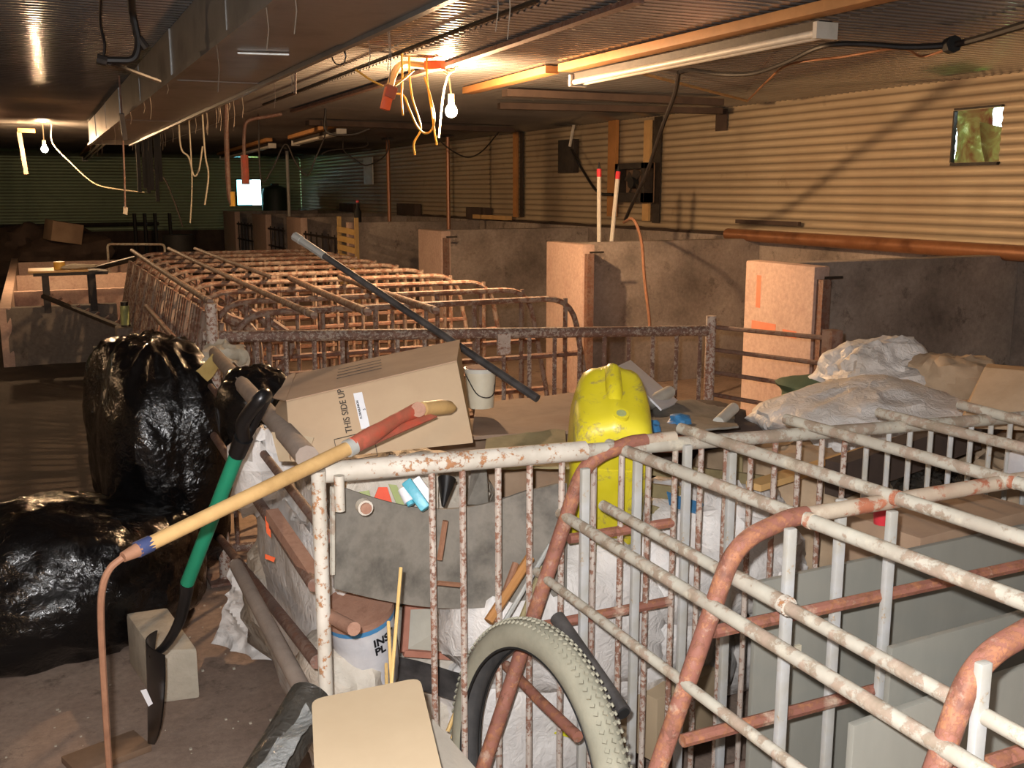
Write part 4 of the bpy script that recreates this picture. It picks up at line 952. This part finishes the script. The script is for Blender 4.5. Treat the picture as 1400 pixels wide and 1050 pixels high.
# lettering wrapped on the bucket wall
view = (O - top); vx = (view - axu * view.dot(axu)).normalized(); sx = vx.cross(axu) * -1
if sx.dot(RT) < 0: sx = -sx
def wrap(u0, h0):
    def f(c_):
        an = (u0 + c_.x) / .084; hgt = h0 + c_.y; rr = .0725 + (.085 - .072) * (1 - (-hgt) / .21) + .0012 + c_.z
        return top + axu * hgt + (vx * math.cos(an) + sx * math.sin(an)) * rr
    return f
text('lettering', 'INST', .030, None, sx, axu, 'ink_black', t, 'INST in bold black letters', wrap(.018, -.068))
text('lettering', 'PL', .030, None, sx, axu, 'ink_black', t, None, wrap(.018, -.094))
bar = MB()
for k in range(7): bar.beam(wrap(-.04 + k * .0035, -.19)(V((0, 0, 0))), wrap(-.04 + k * .0035, -.175)(V((0, 0, 0))), .0018, .001, vx)
build('barcode', bar, 'ink', t)
single('blue_sack', blob(P(470, 925, Y=2.35), (.11, .13, .12), 61, .12, 36, .02, 2.6, .1), 'white_sack_dirty', 'blue stained sack beneath the paint bucket', 'sack')
# rusty window frame behind the gate
t = thing('rusty_frame', 'rust red metal frame with dusty glass under the rubber sheet', 'frame', P(600, 905, Y=2.3))
c4 = [P(556, 828, Y=2.34), P(668, 822, Y=2.3), P(662, 900, Y=2.26), P(552, 892, Y=2.28)]
for i in range(4): build('frame_bar', MB().beam(c4[i], c4[(i + 1) % 4], .016, .016, (0, 1, 0)), 'pink_dust_frame', t)
build('glass', MB().slab(c4[0] + V((0, .004, 0)), c4[1] + V((0, .004, 0)), c4[2] + V((0, .004, 0)), c4[3] + V((0, .004, 0)), .002), 'dusty_glass', t)
single('rubber_strip', sheet(P(545, 935, Y=2.22), P(650, 965, Y=2.16), P(650, 925, Y=2.26), P(545, 900, Y=2.3), .006, 9, 10, 6, .006), 'hose_black', 'black rubber strip below the rusty frame', 'strip')
# wooden sticks bundle
for k, (a, b, r, m, l) in enumerate((((752, 745), (690, 850), .006, 'aluminium', 'thin shiny rod leaning behind the front gate'), ((725, 762), (668, 850), .012, 'beam_wood', 'brown stick in the bundle above the tyre, thickest'),
                                  ((742, 775), (700, 880), .008, 'moss_board', 'pale stick in the bundle above the tyre'), ((705, 770), (676, 850), .008, 'rust_rod', 'brown stick in the bundle above the tyre, thin one'))):
    single('stick', MB().tube([P(a[0], a[1], Y=2.05), P(b[0], b[1], Y=1.97 + .03)], r, 8), m, l, 'stick')
# sacks visible through the tyre
single('woven_sack', blob(P(740, 960, Y=2.3), (.30, .16, .2), 71, .1, 44, .02, 2.6, .1), 'white_sack', 'white woven sack seen through the tyre', 'sack')
single('woven_sack', blob(P(870, 850, Y=2.25), (.22, .14, .2), 72, .1, 44, .02, 2.6, .12), 'white_sack', 'bulging white woven sack right of the black hose', 'sack')
single('small_carton', MB().box(-.13, .13, -.1, .1, 0, .18), 'cardboard_new', 'small plain carton low behind the gate bars', 'box', xf=Matrix.Translation(P(900, 1000, Y=2.2)) @ Matrix.Rotation(.3, 4, 'Z'), bevel=.003)
single('yellow_bag', MB().slab(P(758, 1003, Y=2.12), P(792, 1012, Y=2.12), P(792, 1003, Y=2.12), P(775, 995, Y=2.12), .004), 'yellow_sticker', 'small yellow corner of printed film low behind the gate', 'film')
for k, (a, b) in enumerate((((640, 930), (612, 1000)), ((650, 940), (618, 1010)), ((655, 955), (625, 1020)))):
    single('bamboo_cane', MB().tube([P(a[0], a[1], Y=2.08), P(b[0], b[1], Y=2.05)], .005, 7), 'bamboo', 'short cane fanned out beside the tyre, %s from the top' % ORD[k], 'cane')

# ------------------------------------------------------------------ yellow jerrycan
def superbox(cx, w_, d, h, n=6, seed=0):
    mb = MB()
    def fn(u, v):
        th = math.pi * v; ph = 2 * math.pi * u
        p = V((math.sin(th) * math.cos(ph), math.sin(th) * math.sin(ph), math.cos(th)))
        k_ = (abs(p.x) ** n + abs(p.y) ** n + abs(p.z) ** n) ** (-1 / n)
        return V((p.x * k_ * w_ / 2, p.y * k_ * d / 2, p.z * k_ * h / 2))
    return mb.grid(fn, 40, 30, closeu=True)
J = superbox(0, .196, .27, .42, 9)
for v in J.v:
    if v.z > .08:
        t_ = min(1, (v.z - .08) / .13); bk = max(0, v.y / .135)
        v.x *= 1 - .24 * t_ * bk ** 1.5
        v.z += .012 * t_ * math.exp(-(v.x / .022) ** 2) - .018 * t_ * (abs(v.x) / .086) ** 3
jc = P(829, 618, Y=2.225)
XJ = Matrix.Translation(jc + V((0, 0, -.015))) @ Matrix.Rotation(R(-27), 4, 'Z') @ Matrix.Rotation(R(27), 4, 'X') @ Matrix.Rotation(R(3), 4, 'Y')
t = thing('jerrycan', 'dirty yellow plastic jerrycan standing tilted behind the gate rail', 'jerrycan', jc - V((0, 0, .2)))
build('body', J, 'yellow_plastic', t, xf=XJ, angle=80)
hd = MB().tube(fillet([(0, .112, .17), (0, .10, .212), (0, .0, .216), (0, -.045, .195)], .04, 6), .021, 12, flat=1.0)
build('handle', hd, 'yellow_plastic', t, xf=XJ)
build('spout', MB().tube([(.012, -.088, .185), (.012, -.09, .222)], .019, 16), 'yellow_plastic', t, xf=XJ)
build('spout_hole', MB().tube([(.012, -.09, .2225), (.012, -.09, .224)], .012, 14), 'olive_print', t, xf=XJ)
build('side_rib', MB().box(-.05, .05, -.137, -.132, -.16, .08), 'yellow_plastic', t, xf=XJ, bevel=.002)
rd = superbox(0, .004, .1, .13, 3)
for v in rd.v: v.x += 0
pt = MB().slab((.03, .03, .197), (.075, .03, .183), (.075, .11, .183), (.03, .11, .197), .002)
build('dirt_patch', sheet((.022, .0, .201), (.066, .0, .190), (.066, .09, .188), (.022, .09, .2), .002, 5, 10, 10, .001), 'grey_card', t, 'worn grey dirt patch on the shoulder', xf=XJ)

# things right of the jerrycan
a, b = P(872, 555, Y=2.75), P(912, 530, Y=2.9)
single('pvc_pipe', MB().tube([P(868, 562, Y=2.7), P(915, 536, Y=2.9)], .022, 14), 'pvc_white', 'short white plastic pipe right of the yellow can', 'pipe')
single('pvc_pipe', MB().tube([P(982, 578, Y=2.6), P(1003, 558, Y=2.7)], .019, 14), 'pvc_white', 'short dirty white pipe stub before the pink partition', 'pipe')
single('white_board', MB().slab(P(845, 500, Y=2.9), P(905, 560, Y=2.7), P(930, 550, Y=2.9), P(862, 492, Y=3.1), .006), 'label_white', 'white plastic board leaning behind the yellow can', 'board')
single('milk_carton', MB().slab(P(905, 555, Y=2.85), P(950, 575, Y=2.8), P(958, 560, Y=2.95), P(915, 545, Y=2.98), .03), 'cardboard_new', 'small pale carton scrap beyond the dark mat', 'carton')
single('dark_mat', sheet(P(880, 592, Y=2.35), P(1010, 588, Y=2.35), P(1000, 560, Y=2.95), P(880, 545, Y=2.95), .014, 31, 18, 12, .006), 'rubber', 'dark brown mat over the rubbish right of the yellow can', 'mat')
single('cloth_scrap', blob(P(930, 575, Y=2.5), (.035, .03, .02), 33, .3, 18), 'blue_plastic', 'scrap of blue plastic on the dark mat', 'scrap')
single('cloth_scrap', blob(P(888, 588, Y=2.4), (.03, .03, .025), 34, .3, 18), 'blue_plastic', 'scrap of blue plastic beside the yellow can', 'scrap')
single('pink_board', MB().slab(P(870, 608, Y=2.15), P(945, 608, Y=2.15), P(940, 592, Y=2.4), P(880, 598, Y=2.4), .02), 'pink_dust_frame', 'pinkish brick coloured board just behind the gate rail', 'board')
t = thing('wooden_crate', 'pale slatted wooden crate behind the gate bars right of the yellow can', 'crate', P(960, 730, Y=2.3))
for k in range(4):
    build('slat', MB().beam(P(890, 640 + k * 30, Y=2.22), P(1075, 640 + k * 30 + 22, Y=2.3), .02, .035, (0, 0, 1)), 'moss_board', t)
build('corner_post', MB().beam(P(1005, 620, Y=2.3), P(1005, 760, Y=2.3), .03, .03, (1, 0, 0)), 'moss_board', t)
single('blue_bag', sheet(P(915, 690, Y=2.15), P(1000, 715, Y=2.15), P(990, 695, Y=2.18), P(912, 672, Y=2.18), .008, 35, 12, 6, .003), 'blue_plastic', 'blue plastic strip behind the bars right of the yellow can', 'strip')
single('white_bundle', blob(P(985, 740, Y=2.2), (.13, .1, .14), 74, .12, 36, None, 2.5, .2), 'white_sack', 'crumpled white bag hanging inside the bars', 'plastic bag')
single('white_bundle', blob(P(1050, 790, Y=2.15), (.1, .1, .12), 75, .12, 36, None, 2.5, .2), 'white_sack', 'white bag beside the grey panel corner', 'plastic bag')

# ------------------------------------------------------------------ beyond: white sheet, bags on the right
single('plastic_sheet', blob(P(1185, 580, Y=2.6), (.36, .28, .13), 52, .14, 60, None, 2.2, .09), 'white_sheet', 'dusty white plastic sheet spread over the pile just behind the front gate', 'plastic sheet')
single('plastic_sheet', blob(P(1195, 530, Y=2.95), (.25, .2, .17), 53, .2, 60, None, 2.2, .12), 'white_sheet', 'crumpled heap of white plastic in front of the dark pen wall', 'plastic sheet')
single('green_sack', blob(P(1125, 532, Y=3.1), (.16, .16, .05), 54, .15, 30), 'seed_green', 'dull green sack edge under the white plastic heap', 'sack')
single('kraft_bag', blob(P(1305, 535, Y=2.75), (.17, .15, .13), 55, .16, 40, None, 3.2, .12), 'paper_bag', 'crumpled brown paper bag right of the white plastic heap', 'bag')
boxq('carton', [P(1310, 585, Y=2.2), P(1430, 590, Y=2.0), P(1440, 510, Y=2.1), P(1346, 502, Y=2.35)], [P(1310, 575, Y=2.5), P(1430, 575, Y=2.4), P(1445, 505, Y=2.5), P(1350, 497, Y=2.55)], 'paper_bag', 'brown cardboard carton at the right edge above the pipes', 'box')
# supports for that pile
for (c, r, l, m) in (((2.72, 2.85, .35), (.32, .36, .4), 'big pale sack under the white plastic sheet', 'white_sack_dirty'), ((3.15, 2.4, .35), (.3, .3, .42), 'brown sack under the paper bag', 'paper_bag'), ((2.8, 2.2, .35), (.25, .16, .42), 'brown sack behind the right end of the front gate', 'paper_bag'),
                    ((2.45, 2.25, .4), (.3, .2, .34), 'dark sack seen through the bars at the right', 'dark_wrap')):
    single('pile_sack', blob(c, r, len(l), .1, 40, .01, 3.0, .1), m, l, 'sack')
single('dark_plank', MB().beam(P(1140, 655, Y=2.12), P(1330, 590, Y=2.25), .06, .10), 'dark_board', 'dark plank seen between the bars at the right', 'plank')
single('pale_plank', MB().beam(P(1030, 665, Y=2.12), P(1260, 595, Y=2.3), .05, .018), 'wood_pale', 'pale grey plank edge between the bars at the right', 'plank')
t = thing('red_cup', 'small red plastic cup hanging among the near stalls', 'cup', P(1205, 714, Y=1.62))
a = P(1205, 716, z=.822); build('body', MB().tube([a, a + V((0, 0, .045))], .018, 14, r2=.022), 'red_plastic', t); build('rim', MB().tube([a + V((0, 0, .043)), a + V((0, 0, .047))], .024, 14), 'red_plastic', t)
single('brown_case', MB().box(-.22, .22, -.12, .12, 0, .3), 'cardboard_dusty', 'brown cardboard box inside the near stalls', 'box', xf=Matrix.Translation((2.0, 1.78, .52)) @ Matrix.Rotation(.1, 4, 'Z'), bevel=.004)
single('wood_case', MB().box(-.3, .3, -.12, .12, 0, .5), 'moss_board', 'pale wooden case standing under the boxes in the near stalls', 'case', xf=Matrix.Translation((2.0, 1.78, .02)), bevel=.004)
single('white_tub', MB().box(-.1, .1, -.07, .07, 0, .10), 'bucket_white', 'white square tub on the brown box in the near stalls', 'tub', xf=Matrix.Translation((2.42, 1.78, .02 + .8)), bevel=.01)

# ------------------------------------------------------------------ bicycle tyre
tc = P(728, 1068, Y=1.74); RR, rr = .325, .034
nrm = (-RT * .87 - V((FW.x, FW.y, 0)).normalized() * .5 + V((0, 0, .12))).normalized()
dv = V((0, 0, 1)); dv = (dv - nrm * dv.dot(nrm)).normalized(); dh = dv.cross(nrm)
def tor(Rm, r, a, b, rx=1.0): 
    q = (dh * math.cos(a) + dv * math.sin(a)); return tc + q * (Rm + r * math.cos(b)) + nrm * (r * rx * math.sin(b))
t = thing('bicycle_tyre', 'dusty grey bicycle tyre leaning against the front gate', 'tyre', tc - V((0, 0, RR)))
mb = MB().grid(lambda u, v: tor(RR - .03, rr, 2 * math.pi * u, -2.3 + 4.6 * v, .95), 96, 14, closeu=True)
build('carcass', mb, 'tyre_rubber', t)
mb = MB().grid(lambda u, v: tor(RR - .03, rr - .003, 2 * math.pi * u, -2.3 + 4.6 * v, .95), 96, 14, closeu=True)
build('inner_lining', mb, 'tyre_inner', t)
for s_ in (-1, 1): build('bead', MB().grid(lambda u, v: tor(RR - .03, rr, 2 * math.pi * u, s_ * 2.3, .95) + (dh * math.cos(2 * math.pi * u) + dv * math.sin(2 * math.pi * u)) * .003 * math.cos(2 * math.pi * v) + nrm * .003 * math.sin(2 * math.pi * v), 96, 6, closeu=True), 'tyre_black', t)
kn = MB()
for k in range(120):
    a = 2 * math.pi * k / 120
    for (b, w2) in ((-.75, .010), (-.3, .010), (.12, .010), (.6, .010)):
        aa = a + (.012 if b > 0 else 0) + .02 * abs(b); 
        c0 = tor(RR - .03, rr + .002, aa, b); q = (dh * math.cos(aa) + dv * math.sin(aa)); tg = (-dh * math.sin(aa) + dv * math.cos(aa)); out = (q * math.cos(b) + nrm * math.sin(b)); sd_ = tg.cross(out)
        tg2 = (tg + sd_ * (.5 if b > 0 else -.5)).normalized(); s2 = tg2.cross(out)
        kn.hexa([c0 - tg2 * .004 - s2 * .0045, c0 + tg2 * .004 - s2 * .0045, c0 + tg2 * .004 + s2 * .0045, c0 - tg2 * .004 + s2 * .0045] + [c0 + out * .004 - tg2 * .0035 - s2 * .004, c0 + out * .004 + tg2 * .0035 - s2 * .004, c0 + out * .004 + tg2 * .0035 + s2 * .004, c0 + out * .004 - tg2 * .0035 + s2 * .004])
build('tread_knobs', kn, 'tyre_rubber', t, kind='stuff', smooth=False)
# black hose stub beside it
a, b = P(762, 845, Y=1.9), P(852, 975, Y=1.62)
t = thing('hose_piece', 'short thick black rubber hose leaning beside the tyre', 'hose', b)
build('hose', MB().tube([a, b], .0175, 16), 'hose_black', t); build('open_end', MB().tube([b, b.lerp(a, -.01)], .013, 14), 'tyre_black', t)

# ------------------------------------------------------------------ foreground carton, wrap, canes
c0, c1, c2, c3 = P(426, 956, Y=1.50), P(574, 926, Y=1.46), P(612, 1085, Y=1.18), P(432, 1110, Y=1.22)
t = thing('cardboard_box', 'plain tan cardboard box at the bottom edge, its lid facing up', 'box', (.42, 1.3, 0))
nn = (c1 - c0).cross(c3 - c0).normalized(); nn = nn if nn.z > 0 else -nn
def rq(a, b, c, d, th, r=.02):  # rounded quad slab
    pts = [V(a), V(b), V(c), V(d)]; ring = []
    for i in range(4):
        p, q, s_ = pts[i - 1], pts[i], pts[(i + 1) % 4]; u1, u2 = (p - q).normalized() * r, (s_ - q).normalized() * r
        for k in range(5): tt = k / 4; ring.append((q + u1) * (1 - tt) ** 2 + q * 2 * tt * (1 - tt) + (q + u2) * tt ** 2)
    n_ = len(ring); mb = MB(); mb.v = ring + [p - nn * th for p in ring]
    mb.f = [tuple(range(n_)), tuple(range(2 * n_ - 1, n_ - 1, -1))] + [(i, (i + 1) % n_, (i + 1) % n_ + n_, i + n_) for i in range(n_)]
    return mb
build('lid', rq(c0, c1, c2, c3, .006), 'cardboard_new', t)
g = [p.lerp((c0 + c1 + c2 + c3) / 4, .05) - nn * .009 for p in (c0, c1, c2, c3)]
build('body', MB().hexa([V((p.x, p.y, .0)) for p in (g[3], g[2], g[1], g[0])] + [g[3], g[2], g[1], g[0]]), 'cardboard', t)
single('grey_flap', MB().slab(P(590, 985, Y=1.5), P(655, 1060, Y=1.4), P(600, 1075, Y=1.35), P(585, 1040, Y=1.4), .004), 'grey_card', 'grey cardboard flap standing between the front box and the tyre', 'flap')
t = thing('plastic_roll', 'roll of dusty clear plastic wrap at the bottom edge left of the front box', 'roll', P(380, 1060, Y=1.7))
build('film', MB().tube([P(425, 955, Y=1.75), P(350, 1085, Y=1.6)], .042, 18, r2=.042), 'dark_wrap', t)
build('outer_fold', sheet(P(418, 960, Y=1.68), P(350, 1050, Y=1.55), P(372, 1075, Y=1.5), P(430, 985, Y=1.62), .012, 5, 18, 10, .002, 1, 14), 'clear_wrap', t)
for (a, b, l) in (((548, 776), (531, 985), 'tall thin bamboo cane standing behind the front box'), ((531, 850), (538, 985), 'middle bamboo cane behind the front box'), ((528, 908), (530, 985), 'shortest bamboo cane behind the front box')):
    single('bamboo_cane', MB().tube([P(a[0], a[1], Y=1.75), P(b[0], b[1], Y=1.6)], .0035, 7), 'bamboo', l, 'cane')

# ------------------------------------------------------------------ shovel
t = thing('shovel', 'green handled shovel with a black blade leaning on the side fence', 'shovel', P(205, 1015, Y=2.9))
S = lambda x, y, k: P(x, y, Y=2.35 + (2.85 - 2.35) * k)
s0, s1 = S(325, 618, .18), S(256, 797, .55)
hs = build('handle', MB().tube([s0, s1], .018, 14), 'green_paint', t, 'green fibreglass handle')
build('sticker', MB().slab(S(279, 752, .46) - FW * .018, S(282, 744, .46) - FW * .018, S(284, 722, .42) - FW * .018, S(281, 730, .42) - FW * .018, .001), 'yellow_sticker', hs)
dl = MB().tube([s0.lerp(S(335, 592, .1), -.1), S(333, 598, .12)], .021, 12, r2=.023)
build('socket', dl, 'black_plastic', t)
g1, g2, g3, g4 = S(333, 600, .12), S(333, 560, .05), S(345, 538, .0), S(362, 545, .0)
sd = V((.2, -.9, .0)).normalized()
lp = [g1, S(328, 575, .08) + sd * .02, S(343, 543, .0) + sd * .045, S(358, 539, .0) + sd * .02, S(362, 556, .02) - sd * .02, S(350, 585, .08) - sd * .03, g1 + (s0 - g1) * -.0]
build('grip', MB().tube(smooth(lp, 6), .0165, 10), 'black_plastic', t, 'black D shaped grip')
build('neck', MB().tube(smooth([s1, S(254, 815, .59), S(245, 850, .66), S(228, 880, .74), S(208, 898, .8)]), [.0185 - .0085 * (i / 24) for i in range(25)], 14), 'black_plastic', t, 'glossy black neck')
def blade(u, v):
    w0 = [0.72, .98, 1, .95, .82, .5, .06]; k_ = v * 6; i = min(5, int(k_)); ww = w0[i] + (w0[i + 1] - w0[i]) * (k_ - i)
    cx = 199 + 3 * math.sin(v * 2) ; y = 878 + 138 * v
    c_ = P(cx, y, Y=2.78 + .1 * v)
    lat = (RT * .42 + V((FW.x, FW.y, 0)).normalized() * -.9).normalized()
    s_ = (u - .5) * 2
    return c_ + lat * (s_ * .12 * ww) + RT * (.04 * (s_ * s_) * (1 - v * .6)) - V((0, 0, 0))
bl = MB().grid(blade, 12, 16); b2_ = MB().grid(lambda u, v: blade(u, v) + RT * .003, 12, 16); k = len(bl.v); bl.v += b2_.v; bl.f += [tuple(i + k for i in reversed(f)) for f in b2_.f]
build('blade', bl, 'black_plastic', t, 'black rounded blade seen edge on')
build('price_sticker', sheet(P(192, 944, Y=2.72), P(203, 966, Y=2.72), P(209, 962, Y=2.72), P(200, 942, Y=2.72), .001, 3, 4, 4, .001), 'label_white', t)
# ------------------------------------------------------------------ long wooden handled tool
t = thing('long_hoe', 'long pale wooden tool handle with a red grip resting across the gate corner', 'tool', P(150, 1045, Y=1.9))
HY = lambda k: 1.78 + .42 * k
hn, hf = P(196, 748, Y=1.78), P(478, 612, Y=1.98)
build('shaft', MB().tube([hn, hf], .0128, 14, r2=.0148), 'handle_wood', t)
build('blue_tape', MB().tube([P(187, 752, Y=1.775), P(206, 743, Y=1.788)], .0145, 12), 'blue_tape', t)
build('ferrule', MB().tube([P(168, 762, Y=1.76), P(190, 751, Y=1.775)], .009, 10, r2=.013), 'rust_rod', t)
build('hook_rod', MB().tube(smooth([P(168, 762, Y=1.76), P(150, 778, Y=1.76), P(140, 805, Y=1.77), P(138, 850, Y=1.8), P(143, 950, Y=1.86), P(150, 1060, Y=1.92)]), .006, 8), 'rust_rod', t)
build('collar', MB().tube([P(474, 614, Y=1.978), P(484, 609, Y=1.985)], .0185, 14), 'aluminium', t)
e0, e1, e2, e3 = P(482, 610, Y=1.98), P(520, 588, Y=2.02), P(545, 572, Y=2.06), P(572, 560, Y=2.1)
build('red_grip', MB().tube(smooth([e0, e1, e2, e3]), [.019, .019, .0195, .02, .02, .019, .018, .017, .0165, .016, .0155, .015, .014, .0145, .015, .016, .017, .018, .018], 12, flat=.75), 'red_worn', t)
build('red_blade', MB().slab(P(500, 612, Y=2.0), P(598, 569, Y=2.09), P(570, 560, Y=2.11), P(520, 590, Y=2.04), .004), 'red_worn', t)
pv = build('pivot_disc', MB().tube([P(572, 560, Y=2.072), P(572, 560, Y=2.10)], .0165, 16), 'lid_rust', t); build('pivot_bolt', MB().tube([P(572, 560, Y=2.064), P(572, 560, Y=2.075)], .006, 10), 'lid_rust', pv)
build('wooden_end', MB().tube([P(578, 559, Y=2.10), P(600, 557, Y=2.13), P(614, 557, Y=2.15), P(621, 558, Y=2.16)], [.016, .0175, .0155, .007], 14), 'handle_wood', t)

# cloth on the fence corner
t = thing('rag', 'stained white and ochre rag tied over the fence post top rail', 'rag', P(305, 500, Y=4.1))
build('cloth', sheet(P(274, 497, Y=4.0), P(342, 493, Y=3.95), P(332, 466, Y=4.15), P(282, 462, Y=4.2), .03, 81, 18, 14, .004, 1.2, 9), 'cloth_white', t)
build('hanging_tail', sheet(P(268, 508, Y=3.9), P(284, 520, Y=3.9), P(308, 495, Y=3.95), P(290, 484, Y=3.95), .012, 82, 12, 10, .004, 1.2, 9), 'cloth_ochre', t, 'ochre stained tail')
build('hanging_tail', sheet(P(308, 526, Y=3.95), P(322, 526, Y=3.95), P(322, 505, Y=3.95), P(306, 505, Y=3.95), .012, 83, 10, 10, .004, 1.2, 9), 'cloth_ochre', t)

# ------------------------------------------------------------------ black bags, block, floor bits
single('bin_bag', blob((.0, 3.95, .2), (.50, .44, .31), 3, .10, 90, .0, 2.1, .05), 'black_bag', 'big glossy black bin bag on the floor at the left edge', 'bag')
single('bin_bag', blob((.44, 4.44, .48), (.25, .38, .51), 5, .07, 80, .0, 2.8, .045), 'black_bag', 'tall glossy black bin bag leaning on the stall fence', 'bag')
single('bin_bag', blob((.44, 5.4, .42), (.26, .40, .48), 6, .1, 70, .0, 2.6, .05), 'black_bag', 'black bin bag behind the tall one', 'bag')
single('bin_bag', blob((.36, 3.98, .2), (.16, .2, .22), 9, .1, 56, .0, 2.5, .05), 'black_bag', 'low black bin bag between the fence post and the floor bag', 'bag')
N_, R_, L_ = P(213, 963, z=0), P(274, 955, z=0), P(177, 908, z=0); B_ = R_ + L_ - N_; hh = V((0, 0, P(213, 888, Y=N_.y).z))
t = MB().hexa([N_, R_, B_, L_, N_ + hh, R_ + hh * .93, B_ + hh * 1.05, L_ + hh * 1.02])
single('bin_bag', blob(P(352, 560, Y=3.25), (.12, .16, .14), 13, .1, 60, None, 2.5, .06), 'black_bag', 'small black plastic bag inside the pen between the side fence and the big carton', 'bag')
single('concrete_block', t, 'concrete_block', 'pale rough concrete block on the floor behind the shovel blade', 'block', bevel=.012)
single('floor_plank', MB().beam(P(95, 1050, z=.012), P(195, 1012, z=.012), .12, .02), 'old_wood', 'dirty wooden plank lying flat on the floor at the bottom left', 'plank', bevel=.002)
random.seed(5)
gr = MB()
for k in range(220):
    x, y = random.uniform(-.5, .6), random.uniform(2.4, 5.2); s_ = random.uniform(.0015, .0045)
    gr.box(x - s_, x + s_, y - s_, y + s_, 0, s_ * 1.2)
single('floor_grit', gr, 'concrete_block', 'scattered pale grit and crumbs on the aisle floor', 'grit', kind='stuff')
